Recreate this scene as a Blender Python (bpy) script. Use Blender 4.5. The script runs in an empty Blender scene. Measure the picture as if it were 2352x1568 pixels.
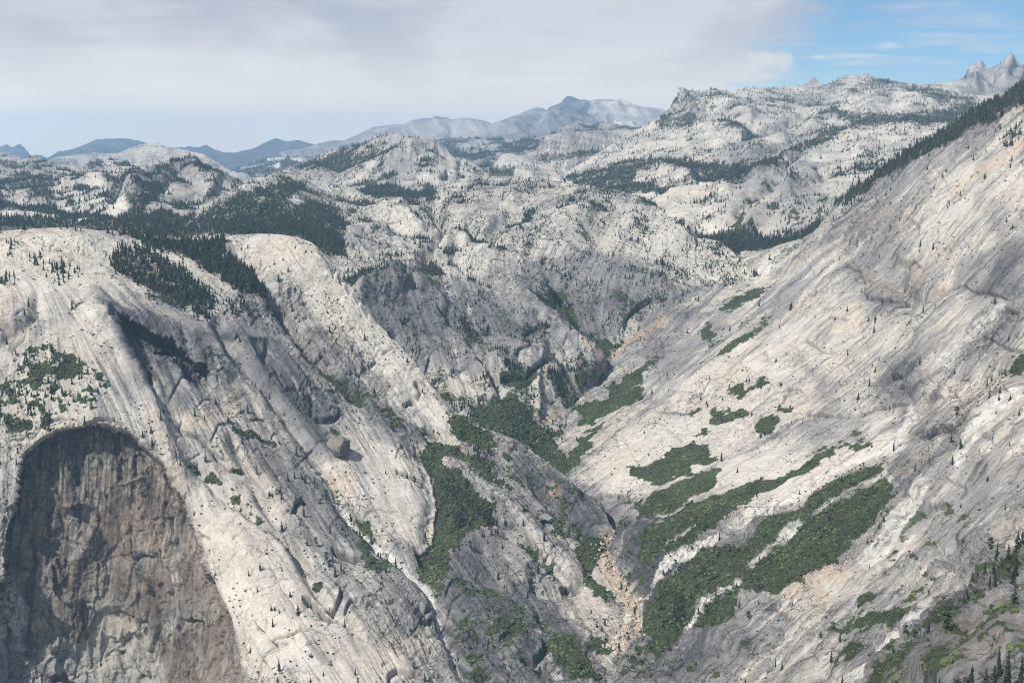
import bpy, math, random
import numpy as np
C = bpy.context.scene.collection
R = math.radians
PI = math.pi
# ------------------------------------------------------------------ camera, sky, sun, exposure
# the plans below use the photograph's 2352 x 1568 survey coordinates; metres in the world
FPX = 2705.0; CU, CV = 1176.0, 784.0; PITCH = R(9.5); CAMZ = 2690.0
sc = bpy.context.scene
cd = bpy.data.cameras.new('camera'); cam = bpy.data.objects.new('camera', cd); C.objects.link(cam)
cam.location = (0, 0, CAMZ); cam.rotation_euler = (R(90) - PITCH, 0, 0)
cd.sensor_width = 36.0; cd.lens = 36.0 * FPX / 2352.0
cd.clip_start = 1.0; cd.clip_end = 120000.0
sc.camera = cam
SUN_AZ, SUN_EL = R(237), R(52)          # clockwise from the view direction (+Y), and height
w = bpy.data.worlds.new('World'); sc.world = w; w.use_nodes = True
nt = w.node_tree; nt.nodes.clear()
def wn(t, **k):
    n = nt.nodes.new(t)
    for a, b in k.items(): setattr(n, a, b)
    return n
def wl(a, b): nt.links.new(a, b)
def wm(op, a, b=None, c=None, clamp=False):
    n = wn('ShaderNodeMath', operation=op); n.use_clamp = clamp
    for i, v in enumerate((a, b, c)):
        if v is None: continue
        if isinstance(v, (int, float)): n.inputs[i].default_value = v
        else: wl(v, n.inputs[i])
    return n.outputs[0]
def wmr(v, a, b, c=0.0, d=1.0):
    n = wn('ShaderNodeMapRange', interpolation_type='SMOOTHSTEP'); wl(v, n.inputs['Value'])
    for k, x in zip(('From Min', 'From Max', 'To Min', 'To Max'), (a, b, c, d)): n.inputs[k].default_value = x
    return n.outputs[0]
def wmix(f, a, b):
    n = wn('ShaderNodeMix', data_type='RGBA')
    if isinstance(f, (int, float)): n.inputs[0].default_value = f
    else: wl(f, n.inputs[0])
    for s, v in ((6, a), (7, b)):
        if isinstance(v, tuple): n.inputs[s].default_value = (*v, 1)
        else: wl(v, n.inputs[s])
    return n.outputs[2]
sky = wn('ShaderNodeTexSky', sky_type='NISHITA'); sky.sun_disc = False
sky.sun_elevation = SUN_EL; sky.sun_rotation = SUN_AZ; sky.altitude = 2600; sky.air_density = 1.0; sky.dust_density = 0.6; sky.ozone_density = 1.2
tc = wn('ShaderNodeTexCoord'); sp = wn('ShaderNodeSeparateXYZ'); wl(tc.outputs['Generated'], sp.inputs[0])
zc = wm('MAXIMUM', sp.outputs[2], 0.0)
den = wm('ADD', zc, 0.11)
cb = wn('ShaderNodeCombineXYZ'); wl(wm('DIVIDE', sp.outputs[0], den), cb.inputs[0]); wl(wm('DIVIDE', sp.outputs[1], den), cb.inputs[1])
def wnoise(scale, detail, rough, dist=0.0, vec=None, loc=(0,0,0), scl=(1,1,1), rot=0.0):
    mp = wn('ShaderNodeMapping'); mp.inputs['Location'].default_value = loc; mp.inputs['Scale'].default_value = scl; mp.inputs['Rotation'].default_value = (0,0,rot)
    wl(vec or cb.outputs[0], mp.inputs[0])
    n = wn('ShaderNodeTexNoise'); n.inputs['Scale'].default_value = scale; n.inputs['Detail'].default_value = detail
    n.inputs['Roughness'].default_value = rough; n.inputs['Distortion'].default_value = dist
    wl(mp.outputs[0], n.inputs['Vector']); return n.outputs[0]
n_big = wnoise(0.55, 5, 0.55, 0.4, scl=(1.0, 0.55, 1), rot=0.25)
n_soft = wnoise(0.9, 6, 0.55, 0.6, scl=(1.2, 0.35, 1), loc=(3, 1, 0), rot=-0.2)
n_wisp = wnoise(1.6, 8, 0.62, 0.5, scl=(0.8, 1.6, 1), loc=(7, 2, 0), rot=0.15)
ratio = wm('DIVIDE', sp.outputs[0], wm('MAXIMUM', sp.outputs[1], 0.05))
rr = wm('ADD', ratio, wm('MULTIPLY', wm('SUBTRACT', n_big, 0.5), 0.16))
rr = wm('ADD', rr, wm('MULTIPLY', wm('SUBTRACT', n_wisp, 0.5), 0.15))
rr = wm('ADD', rr, wm('MULTIPLY', wm('SUBTRACT', 0.09, zc), 0.55))     # the veil reaches further right towards its top
veil = wmr(rr, 0.205, 0.265, 1.0, 0.0)
wisps = wm('MULTIPLY', wmr(n_wisp, 0.47, 0.70), 0.6)
low = wm('MULTIPLY', wmr(zc, 0.02, 0.075, 1.0, 0.0), wmr(n_soft, 0.34, 0.66, 0.05, 0.7))
cover = wm('MAXIMUM', wm('MAXIMUM', wm('MULTIPLY', veil, 0.97), wisps), low)
shade = wmr(wm('ADD', wm('MULTIPLY', n_soft, 0.45), wm('ADD', wm('MULTIPLY', n_big, 0.3), wm('MULTIPLY', n_wisp, 0.25))), 0.43, 0.57)
ccol = wmix(wmr(zc, 0.0, 0.11, 0.9, 0.0), wmix(shade, (4.9, 5.05, 5.75), (6.9, 6.85, 7.25)), (12.4, 11.0, 9.3))
skyb = wn('ShaderNodeVectorMath', operation='MULTIPLY'); wl(sky.outputs[0], skyb.inputs[0]); skyb.inputs[1].default_value = (0.66, 0.87, 1.0)
def puff(dx, dy, dz, r, hgt, amt):                 # a small separate cloud in a given direction
    sb = wn('ShaderNodeVectorMath', operation='SUBTRACT'); wl(tc.outputs['Generated'], sb.inputs[0]); sb.inputs[1].default_value = (dx, dy, dz)
    sc_ = wn('ShaderNodeVectorMath', operation='MULTIPLY'); wl(sb.outputs[0], sc_.inputs[0]); sc_.inputs[1].default_value = (1/r, 1/r, 1/hgt)
    ln = wn('ShaderNodeVectorMath', operation='LENGTH'); wl(sc_.outputs[0], ln.inputs[0])
    nn_ = wn('ShaderNodeTexNoise'); nn_.inputs['Scale'].default_value = 0.9/hgt; nn_.inputs['Detail'].default_value = 6; nn_.inputs['Roughness'].default_value = .6; wl(tc.outputs['Generated'], nn_.inputs['Vector'])
    return wm('MULTIPLY', wmr(wm('ADD', ln.outputs['Value'], wm('MULTIPLY', wm('SUBTRACT', nn_.outputs[0], .5), 2.6)), .25, 1.25, 1.0, 0.0), amt)
def updir(u, v):
    x = (u-CU)/FPX; y = -(v-CV)/FPX; q = (x, math.cos(PITCH)+y*math.sin(PITCH), y*math.cos(PITCH)-math.sin(PITCH)); l = math.sqrt(sum(k*k for k in q)); return [k/l for k in q]
pf = wm('MAXIMUM', puff(*updir(1765, 140), .018, .0075, .85), wm('MAXIMUM', puff(*updir(1728, 150), .011, .006, .6), wm('MAXIMUM', puff(*updir(2042, 106), .009, .0035, .45), puff(*updir(1880, 130), .005, .002, .5))))
bg = wn('ShaderNodeBackground'); bg.inputs[1].default_value = 0.082
wl(wmix(pf, wmix(cover, skyb.outputs[0], ccol), (8.2, 7.9, 7.6)), bg.inputs[0])
wo = wn('ShaderNodeOutputWorld'); wl(bg.outputs[0], wo.inputs[0])
sl = bpy.data.lights.new('sun', 'SUN'); sl.energy = 5.0; sl.angle = R(0.53); sl.color = (1.0, 0.95, 0.87)
so = bpy.data.objects.new('sun', sl); C.objects.link(so)
so.rotation_euler = (PI/2 - SUN_EL, 0, PI - SUN_AZ)     # placed by its direction: shines from behind and left, high
so.location = (-3000, -3000, 6000)
sc.view_settings.view_transform = 'Standard'; sc.view_settings.look = 'None'; sc.view_settings.exposure = 0.35; sc.view_settings.gamma = 1.0
sc.cycles.volume_bounces = 0; sc.cycles.max_bounces = 4; sc.cycles.diffuse_bounces = 2
sc.cycles.pixel_filter_type = 'BLACKMAN_HARRIS'; sc.cycles.filter_width = 1.05; sc.cycles.use_denoising = True; sc.cycles.denoiser = 'OPENIMAGEDENOISE'; sc.cycles.denoising_input_passes = 'RGB_ALBEDO_NORMAL'; sc.cycles.denoising_prefilter = 'ACCURATE'

# ------------------------------------------------------------------ small numeric tools
rng = np.random.default_rng(7)
perm = rng.permutation(256).astype(np.int32); perm = np.concatenate([perm, perm, perm])
gr = rng.normal(size=(256, 3)).astype(np.float32); gr /= np.linalg.norm(gr, axis=1, keepdims=True)
def perlin(P):
    P = np.asarray(P, np.float32); sh = P.shape[:-1]; P = P.reshape(-1, 3)
    I = np.floor(P).astype(np.int32); F = P - I; I &= 255
    W = F*F*F*(F*(F*6-15)+10); out = 0
    for dx in (0, 1):
        a = perm[I[:, 0]+dx]; wx = W[:, 0] if dx else 1-W[:, 0]
        for dy in (0, 1):
            b = perm[a+I[:, 1]+dy]; wy = wx*(W[:, 1] if dy else 1-W[:, 1])
            for dz in (0, 1):
                g = gr[perm[b+I[:, 2]+dz] & 255]; wz = wy*(W[:, 2] if dz else 1-W[:, 2])
                out = out + wz*((F[:, 0]-dx)*g[:, 0]+(F[:, 1]-dy)*g[:, 1]+(F[:, 2]-dz)*g[:, 2])
    return (out*1.7).reshape(sh)
def fbm(P, oct=4, gain=0.5, lac=2.03):
    s = 0; a = 1.0; P = np.asarray(P, np.float32)
    for o in range(oct): s = s + a*perlin(P*lac**o + 17.3*o); a *= gain
    return s
def ridged(P, oct=3, gain=0.5):
    s = 0; a = 1.0
    for o in range(oct): s = s + a*(1-np.abs(perlin(P*2.07**o + 9.1*o))*2.2); a *= gain
    return s
def sstep(x, a, b):
    t = np.clip((x-a)/(b-a), 0, 1); return t*t*(3-2*t)
def ray(u, v):
    x = (u-CU)/FPX; y = -(v-CV)/FPX       # camera space, unit forward
    cy, sy = math.cos(PITCH), math.sin(PITCH)
    return np.stack([x, cy + y*sy, y*cy - sy], -1)
def at(u, v, D): return np.array([0, 0, CAMZ]) + ray(np.asarray(u, float), np.asarray(v, float))*np.asarray(D, float)[..., None]
ZO = {1: (0, 235.2), 2: (752.6, 188.2), 3: (1505.3, 94.1), 4: (0, 611.5), 5: (752.6, 611.5), 6: (1505.3, 564.5), 7: (0, 1003.8), 8: (752.6, 1003.8), 9: (1505.3, 1003.8), 0: None}
def Z(r, pts):                            # a survey detail sheet -> survey coordinates
    if r == 0: return np.array(pts, float)
    return np.array([(ZO[r][0]+0.36*x, ZO[r][1]+0.36*y) for x, y in pts])
MG = 100; GS = 2.0; GW, GH = 1276, 904
gu, gv = np.meshgrid(np.arange(GW)*GS-MG, np.arange(GH)*GS-MG)
def samp(img, u, v):
    x = np.clip((u+MG)/GS, 0, GW-1.001); y = np.clip((v+MG)/GS, 0, GH-1.001)
    i = x.astype(int); j = y.astype(int); fx = x-i; fy = y-j
    return (img[j, i]*(1-fx)+img[j, i+1]*fx)*(1-fy)+(img[j+1, i]*(1-fx)+img[j+1, i+1]*fx)*fy
def blur(a, n):
    for _ in range(2):
        for ax in (0, 1):
            p = np.cumsum(np.pad(a, [(n+1, n) if k == ax else (0, 0) for k in (0, 1)], mode='edge'), axis=ax)
            a = (np.take(p, range(2*n+1, p.shape[ax]), ax) - np.take(p, range(0, p.shape[ax]-2*n-1), ax))/(2*n+1)
    return a
def poly(pts, soft=0):
    P = np.asarray(pts, float); x0, y0 = P.min(0)-2; x1, y1 = P.max(0)+2
    i0, i1 = [int(np.clip((a+MG)/GS, 0, GW-1)) for a in (x0, x1)]; j0, j1 = [int(np.clip((a+MG)/GS, 0, GH-1)) for a in (y0, y1)]
    m = np.zeros((GH, GW), bool)
    X = gu[j0:j1+1, i0:i1+1]; Y = gv[j0:j1+1, i0:i1+1]; ins = np.zeros(X.shape, bool)
    for (xa, ya), (xb, yb) in zip(P, np.roll(P, -1, 0)):
        if ya == yb: continue
        ins ^= ((ya > Y) != (yb > Y)) & (X < (xb-xa)*(Y-ya)/(yb-ya)+xa)
    m[j0:j1+1, i0:i1+1] = ins; m = m.astype(np.float32)
    return blur(m, soft) if soft else m
def polys(lst, soft=0):
    m = np.zeros((GH, GW), np.float32)
    for p in lst:
        val = 1.0
        if isinstance(p, tuple) and isinstance(p[1], float): p, val = p
        m = np.maximum(m, poly(p)*val)
    return blur(m, soft) if soft else m
def segdist(pts, pad):
    """signed distance (positive on the right-hand side walking along) and position along, over a window"""
    P = np.asarray(pts, float); x0, y0 = P.min(0)-pad; x1, y1 = P.max(0)+pad
    i0, i1 = [int(np.clip((a+MG)/GS, 0, GW-1)) for a in (x0, x1)]; j0, j1 = [int(np.clip((a+MG)/GS, 0, GH-1)) for a in (y0, y1)]
    X = gu[j0:j1+1, i0:i1+1]; Y = gv[j0:j1+1, i0:i1+1]
    best = np.full(X.shape, 1e9); sg = np.ones(X.shape); tt = np.zeros(X.shape); L = 0; tot = np.linalg.norm(np.diff(P, axis=0), axis=1).sum()
    for (xa, ya), (xb, yb) in zip(P[:-1], P[1:]):
        dx, dy = xb-xa, yb-ya; l = math.hypot(dx, dy)+1e-9
        t = np.clip(((X-xa)*dx+(Y-ya)*dy)/l**2, 0, 1)
        d = np.hypot(X-xa-t*dx, Y-ya-t*dy); c = (dx*(Y-ya)-dy*(X-xa))
        k = d < best; best[k] = d[k]; sg[k] = np.where(c > 0, 1, -1)[k]; tt[k] = ((L+t*l)/tot)[k]; L += l
    return (slice(j0, j1+1), slice(i0, i1+1)), best, sg, tt
def strokes(lst):
    """lst of (pts, width, amount[, mode]); 'g' rounded rib/groove, 's' a step: sharp on the line, fading on the right-hand side"""
    m = np.zeros((GH, GW), np.float32)
    for s in lst:
        pts, wd, am = s[:3]; mode = s[3] if len(s) > 3 else 'g'
        sl_, d, sg, t = segdist(pts, wd*3)
        tap = np.clip(np.minimum(t, 1-t)*8+0.15, 0, 1) if mode != 'p' else np.clip(np.minimum(t, 1-t)*20+0.3, 0, 1)
        if mode == 's': f = np.where(sg > 0, np.exp(-d/wd), np.exp(-(d/2.0)**2))*tap
        elif mode == 'p': f = (1-sstep(d, wd*0.7, wd*1.2))*tap
        else: f = np.exp(-(d/wd)**2)*tap
        if mode == 'p': m[sl_] = np.maximum(m[sl_], f*am)
        else: m[sl_] += f*am
    return m
def tps(cp, u, v, lam=1e-4):
    cp = np.asarray(cp, float); X = cp[:, :2]/1000; n = len(X)
    d = np.linalg.norm(X[:, None]-X[None], axis=-1); K = np.where(d > 0, d*d*np.log(d+1e-12), 0)+lam*np.eye(n)
    A = np.zeros((n+3, n+3)); A[:n, :n] = K; A[:n, n] = 1; A[:n, n+1:] = X; A[n, :n] = 1; A[n+1:, :n] = X.T
    s = np.linalg.solve(A, np.concatenate([cp[:, 2], np.zeros(3)]))
    u = np.asarray(u)/1000; v = np.asarray(v)/1000; o = s[n]+s[n+1]*u+s[n+2]*v
    for k in range(n):
        r2 = (u-X[k, 0])**2+(v-X[k, 1])**2; o = o+s[k]*0.5*r2*np.log(r2+1e-12)
    return o
def idw(cp, u, v, p=3.0):
    cp = np.asarray(cp, float); num = 0; den_ = 0
    for a in cp:
        w_ = 1/(((u-a[0])**2+(v-a[1])**2)/1e4+0.15)**(p/2); num = num+w_*a[2]; den_ = den_+w_
    return num/den_
cu_, cv_ = gu[::8, ::8], gv[::8, ::8]
def up8(a):
    x = np.arange(GW)/8.0; y = np.arange(GH)/8.0; h, w_ = a.shape
    i = np.clip(x.astype(int), 0, w_-2); j = np.clip(y.astype(int), 0, h-2); fx = (x-i)[None]; fy = (y-j)[:, None]
    A = a[j][:, i]; B = a[j][:, i+1]; Cc = a[j+1][:, i]; D_ = a[j+1][:, i+1]
    return (A*(1-fx)+B*fx)*(1-fy)+(Cc*(1-fx)+D_*fx)*fy
def field_idw(cp, p=3.0): return up8(idw(cp, cu_, cv_, p))
def field_tps(cp): return up8(tps(cp, cu_, cv_))
def lic(ang0, length, seed, grain, box):
    j0, j1, i0, i1 = box; full = np.zeros((GH, GW), np.float32)
    full[j0:j1, i0:i1] = lic_(np.ascontiguousarray(ang0[j0:j1, i0:i1]), length, seed, grain); return full
def lic_(ang, length, seed, grain=1):
    """streaks that follow the fall lines: a noise field smeared along the angle field (degrees)"""
    h_, w_ = ang.shape; r_ = np.random.default_rng(seed); N = blur(r_.normal(size=ang.shape).astype(np.float32), grain)
    dx = np.cos(np.radians(ang)); dy = np.sin(np.radians(ang)); acc = N.copy()
    for sgn in (1, -1):
        x = np.tile(np.arange(w_, dtype=np.float32), (h_, 1)); y = np.tile(np.arange(h_, dtype=np.float32)[:, None], (1, w_))
        for k in range(length):
            i = np.clip(x, 0, w_-1).astype(int); j = np.clip(y, 0, h_-1).astype(int)
            x += sgn*dx[j, i]; y += sgn*dy[j, i]
            i = np.clip(x, 0, w_-1).astype(int); j = np.clip(y, 0, h_-1).astype(int)
            acc += N[j, i]*(1-k/length)
    acc -= acc.mean(); return acc/acc.std()

# ------------------------------------------------------------------ materials
def mat_rock(name, rough=0.85, fine=1.0, bump=0.7, scale=1.0, crack=1.0):
    m = bpy.data.materials.new(name); m.use_nodes = True; t = m.node_tree; b = t.nodes['Principled BSDF']
    b.inputs['Roughness'].default_value = rough; b.inputs['Specular IOR Level'].default_value = 0.2
    at_ = t.nodes.new('ShaderNodeAttribute'); at_.attribute_name = 'Col'
    g = t.nodes.new('ShaderNodeNewGeometry')
    def nz(sc_, det, ro, dist=0):
        n = t.nodes.new('ShaderNodeTexNoise'); n.inputs['Scale'].default_value = sc_*scale; n.inputs['Detail'].default_value = det
        n.inputs['Roughness'].default_value = ro; n.inputs['Distortion'].default_value = dist; t.links.new(g.outputs['Position'], n.inputs['Vector']); return n
    a = nz(0.07, 8, 0.78); c = nz(0.014, 5, 0.62, 0.6)
    def node(k, **kw):
        n = t.nodes.new(k)
        for q, v in kw.items(): setattr(n, q, v)
        return n
    def rng_(v, f0, f1, t0, t1, smooth=False):
        n = node('ShaderNodeMapRange'); n.interpolation_type = 'SMOOTHSTEP' if smooth else 'LINEAR'; t.links.new(v, n.inputs['Value'])
        for q, x in zip(('From Min', 'From Max', 'To Min', 'To Max'), (f0, f1, t0, t1)): n.inputs[q].default_value = x
        return n.outputs[0]
    def mth(op, x, y):
        n = node('ShaderNodeMath', operation=op)
        for q, v in enumerate((x, y)):
            if isinstance(v, (int, float)): n.inputs[q].default_value = v
            else: t.links.new(v, n.inputs[q])
        return n.outputs[0]
    # joints: thin irregular cracks, in two sizes, present only in patches
    wv = nz(0.03, 4, 0.6); add = node('ShaderNodeVectorMath', operation='MULTIPLY_ADD'); t.links.new(wv.outputs['Color'], add.inputs[0]); add.inputs[1].default_value = (34/scale,)*3; t.links.new(g.outputs['Position'], add.inputs[2])
    mp = node('ShaderNodeMapping'); mp.inputs['Scale'].default_value = (1, 1, 0.55); t.links.new(add.outputs[0], mp.inputs[0])
    lines = None
    for sc_, wd, p0 in ((0.020, 0.030, 0.50), (0.055, 0.045, 0.54)):
        vo = node('ShaderNodeTexVoronoi', feature='DISTANCE_TO_EDGE'); vo.inputs['Scale'].default_value = sc_*scale; vo.inputs['Randomness'].default_value = 1.0; t.links.new(mp.outputs[0], vo.inputs['Vector'])
        l = mth('MULTIPLY', rng_(vo.outputs['Distance'], wd*.35, wd, 1, 0, True), rng_(nz(0.009+sc_*.1, 3, 0.6).outputs[0], p0-.03, p0+.07, 0, 1, True)); lines = l if lines is None else mth('MAXIMUM', lines, l)
    specks = rng_(nz(0.16, 3, 0.75).outputs[0], 0.60, 0.68, 0, 1, True)
    rgh = at_.outputs['Alpha']
    mu = mth('MULTIPLY', mth('ADD', 1.0, mth('MULTIPLY', rng_(a.outputs[0], 0.34, 0.66, -0.36*fine, 0.28*fine), rgh)), rng_(c.outputs[0], 0.3, 0.7, 0.88, 1.10))
    lines = mth('MULTIPLY', lines, rgh); specks = mth('MULTIPLY', specks, rgh)
    mu = mth('MULTIPLY', mu, mth('SUBTRACT', 1.0, mth('MULTIPLY', lines, 0.62*crack)))
    mu = mth('MULTIPLY', mu, mth('SUBTRACT', 1.0, mth('MULTIPLY', specks, 0.40*fine)))
    vm = node('ShaderNodeVectorMath', operation='SCALE'); t.links.new(at_.outputs['Color'], vm.inputs[0]); t.links.new(mu, vm.inputs['Scale'])
    t.links.new(vm.outputs[0], b.inputs['Base Color'])
    bp = node('ShaderNodeBump'); t.links.new(mth('MULTIPLY', rgh, bump), bp.inputs['Strength']); bp.inputs['Distance'].default_value = 9.0/scale
    t.links.new(mth('SUBTRACT', a.outputs[0], mth('MULTIPLY', lines, 0.35*crack)), bp.inputs['Height']); t.links.new(bp.outputs[0], b.inputs['Normal'])
    return m
def mat_plant(name, translucent=0.0):
    m = bpy.data.materials.new(name); m.use_nodes = True; t = m.node_tree; b = t.nodes['Principled BSDF']
    b.inputs['Roughness'].default_value = 0.75; b.inputs['Specular IOR Level'].default_value = 0.15
    at_ = t.nodes.new('ShaderNodeAttribute'); at_.attribute_name = 'Col'
    g = t.nodes.new('ShaderNodeNewGeometry'); n = t.nodes.new('ShaderNodeTexNoise'); n.inputs['Scale'].default_value = 0.35; n.inputs['Detail'].default_value = 3
    t.links.new(g.outputs['Position'], n.inputs['Vector'])
    mr = t.nodes.new('ShaderNodeMapRange'); mr.inputs['From Min'].default_value = 0.3; mr.inputs['From Max'].default_value = 0.7; mr.inputs['To Min'].default_value = 0.65; mr.inputs['To Max'].default_value = 1.35
    t.links.new(n.outputs[0], mr.inputs['Value'])
    vm = t.nodes.new('ShaderNodeVectorMath'); vm.operation = 'SCALE'; t.links.new(at_.outputs['Color'], vm.inputs[0]); t.links.new(mr.outputs[0], vm.inputs['Scale'])
    t.links.new(vm.outputs[0], b.inputs['Base Color']); return m
M_ROCK = mat_rock('granite'); M_FAR = mat_rock('distant_granite', 0.9, 0.4, 0.3, 0.2, 0.3); M_MID = mat_rock('hill_granite', 0.88, 0.7, 0.4, 0.5, 0.8)
M_TREE = mat_plant('conifer_needles'); M_BUSH = mat_plant('brush_leaves'); M_BOULDER = mat_rock('boulder_granite', 0.85, 0.7, 0.5, 3.0, 0.6)

def mesh_np(name, V, F4=None, F3=None, col=None, m=None, smooth=False):
    me = bpy.data.meshes.new(name); V = np.asarray(V, np.float32).reshape(-1, 3)
    me.vertices.add(len(V)); me.vertices.foreach_set('co', V.ravel())
    parts = []; sizes = []
    if F4 is not None and len(F4): parts.append(np.asarray(F4, np.int32).ravel()); sizes.append(np.full(len(F4), 4))
    if F3 is not None and len(F3): parts.append(np.asarray(F3, np.int32).ravel()); sizes.append(np.full(len(F3), 3))
    idx = np.concatenate(parts); sz = np.concatenate(sizes); st = np.concatenate([[0], np.cumsum(sz)[:-1]])
    me.loops.add(len(idx)); me.loops.foreach_set('vertex_index', idx.astype(np.int32))
    me.polygons.add(len(sz)); me.polygons.foreach_set('loop_start', st.astype(np.int32))
    me.polygons.foreach_set('use_smooth', np.full(len(sz), smooth))
    me.update(calc_edges=True)
    if col is not None:
        a = me.color_attributes.new('Col', 'FLOAT_COLOR', 'POINT'); c4 = np.ones((len(V), 4), np.float32); col = np.asarray(col); c4[:, :col.shape[1]] = col; a.data.foreach_set('color', c4.ravel())
    if m: me.materials.append(m)
    return me
def link(name, me, label=None, cat=None, group=None, kind=None, parent=None, loc=None):
    o = bpy.data.objects.new(name, me); C.objects.link(o)
    if label: o['label'] = label
    if cat: o['category'] = cat
    if group: o['group'] = group
    if kind: o['kind'] = kind
    if parent: o.parent = parent
    if loc is not None: o.location = loc
    return o

# ------------------------------------------------------------------ colours (base colours of the rock and plants)
PALE = np.array([0.425, 0.403, 0.364]); GREY = np.array([0.195, 0.191, 0.193]); DARK = np.array([0.05, 0.05, 0.058])
TAN = np.array([0.43, 0.335, 0.25]); BROWN = np.array([0.19, 0.145, 0.115]); WHITE = np.array([0.54, 0.525, 0.495])
LEAF = np.array([0.044, 0.058, 0.026]); DUFF = np.array([0.045, 0.048, 0.034]); CONIF = np.array([0.020, 0.031, 0.019])
def mixc(c, col, f): return c*(1-f[..., None])+np.asarray(col)*f[..., None]

# ------------------------------------------------------------------ landforms
LAYERS = []
DEF = dict(step=2.0, rough=1.0, rscale=260.0, back=0.35, tone=[(0, 0, 0.3)], patch=[], smooth=[], flat=0.0, relk=1.0, warm=0.0, mat=None, ang=[(0, 0, 30)], streak=0.5, slab=1.0,
           relief=[], inset=[], brush=[], dark=[], brown=[], white=[], tan=[], grove=[], cover=0.0, bush=0.0, cracks=0.5, warp=6.0, u=(-80, 2440), bot=1600, treeh=24.0, lk=None, dim=1.0)
def layer(name, label, cat, top, depth, **k):
    L = dict(DEF); L.update(k); L['name'] = name; L['label'] = label; L['cat'] = cat
    top = np.asarray(top, float); top = top[np.argsort(top[:, 0], kind='stable')]
    L['top'] = top; L['depth'] = [(a, b, math.log(c)) for a, b, c in depth]; LAYERS.append(L); return L
def cat_(*a): return np.concatenate([np.asarray(x, float) for x in a])

# --- far to near ---------------------------------------------------------------------------------
layer('far_mountains', 'hazy blue far mountain chain low on the left horizon', 'mountains',
  cat_(Z(1, [(-250,330),(0,285),(40,268),(80,290),(125,265),(160,300),(205,350),(225,343),(300,360),(340,335),(380,308),(395,312),(470,295),(540,270),(560,262),(610,235),(690,229),(840,232),(855,242),(872,238),(930,258),(1010,280),(1060,290),(1100,290),(1150,283),(1180,286),(1205,276),(1240,286),(1270,285),(1315,267),(1370,300),(1430,320),(1500,320),(1550,308),(1600,300),(1640,283),(1700,250),(1760,227),(1800,240),(1830,248),(1900,239),(1980,262),(2050,280),(2200,330),(2500,420)])),
  [(0,350,40000),(900,330,38000),(0,470,30000),(900,470,28000)], bot=470, u=(-80,960), mat='far', rscale=2600, rough=0.9, tone=[(0,0,0.7)], treeh=0, cover=0, dim=0.5)
layer('far_ridge', 'pale pinkish granite ridge before the blue mountains, far left', 'ridge',
  cat_(Z(1, [(-250,300),(0,315),(60,320),(120,345),(150,365),(200,355),(240,345),(300,380),(360,350),(420,343),(500,330),(600,318),(700,325),(760,318),(790,305),(850,280),(930,265),(1015,267),(1050,282),(1090,290),(1200,303),(1300,330),(1330,350),(1360,368),(1400,385),(1450,420),(1490,450),(1560,480),(1700,560)])),
  [(0,350,21000),(500,330,23000),(0,450,15000),(560,450,16000)], bot=450, u=(-80,610), mat='far', rscale=1500, rough=1.1, tone=[(0,350,0.35),(400,330,0.12),(560,400,0.3)], warm=0.25, cover=0.12, treeh=30,
  grove=[(Z(1,[(900,420),(1100,380),(1200,430),(1000,500)]),0.3)])
layer('high_range', 'tall grey granite range with a blunt summit in the centre of the horizon', 'mountain range',
  cat_(Z(2, [(-400,470),(-120,420),(-60,395),(0,385),(40,378),(110,375),(180,340),(230,315),(280,290),(330,282),(370,281),(440,272),(490,273),(530,250),(560,244),(620,235),(660,236),(690,222),(730,228),(760,232),(800,243),(830,234),(860,231),(930,235),(990,252),(1050,268),(1110,250),(1160,228),(1200,215),(1240,196),(1280,180),(1340,165),(1380,170),(1392,182),(1420,160),(1455,150),(1490,135),(1510,112),(1530,100),(1570,95),(1600,108),(1620,116),(1680,123),(1700,114),(1760,110),(1850,112),(1868,103),(1880,112),(1900,122),(1960,141),(2000,155),(2080,165),(2140,175),(2170,185),(2300,260),(2500,340)])),
  [(760,330,29000),(1310,225,31000),(1600,290,28000),(760,440,21000),(1300,400,20500),(1600,420,20000)], bot=430, u=(640,1660), mat='far', rscale=2100, rough=1.0, back=0.6, relk=.6, dim=1.3,
  tone=[(760,330,0.6),(1000,290,0.55),(1230,270,0.6),(1310,250,0.8),(1250,330,0.6),(1440,250,0.25),(1400,290,0.3),(1560,260,0.4),(1480,300,0.45)], warm=0.15,
  relief=[(Z(2,[(1560,95),(1450,230),(1380,330)]),16,220),(Z(2,[(1690,120),(1620,200),(1560,260)]),14,150),(Z(2,[(1690,150),(1640,230)]),8,-130),(Z(2,[(1865,105),(1840,180),(1760,250)]),12,90),(Z(2,[(1340,165),(1250,240),(1180,330)]),14,150),(Z(2,[(1392,182),(1330,260),(1290,320)]),10,-150),
          (Z(2,[(690,222),(700,290),(760,340)]),14,130),(Z(2,[(850,231),(860,290)]),12,110),(Z(2,[(560,244),(540,300)]),10,120),(Z(2,[(790,243),(800,300)]),9,-110),(Z(2,[(1050,268),(1060,340)]),12,-120)])
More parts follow.
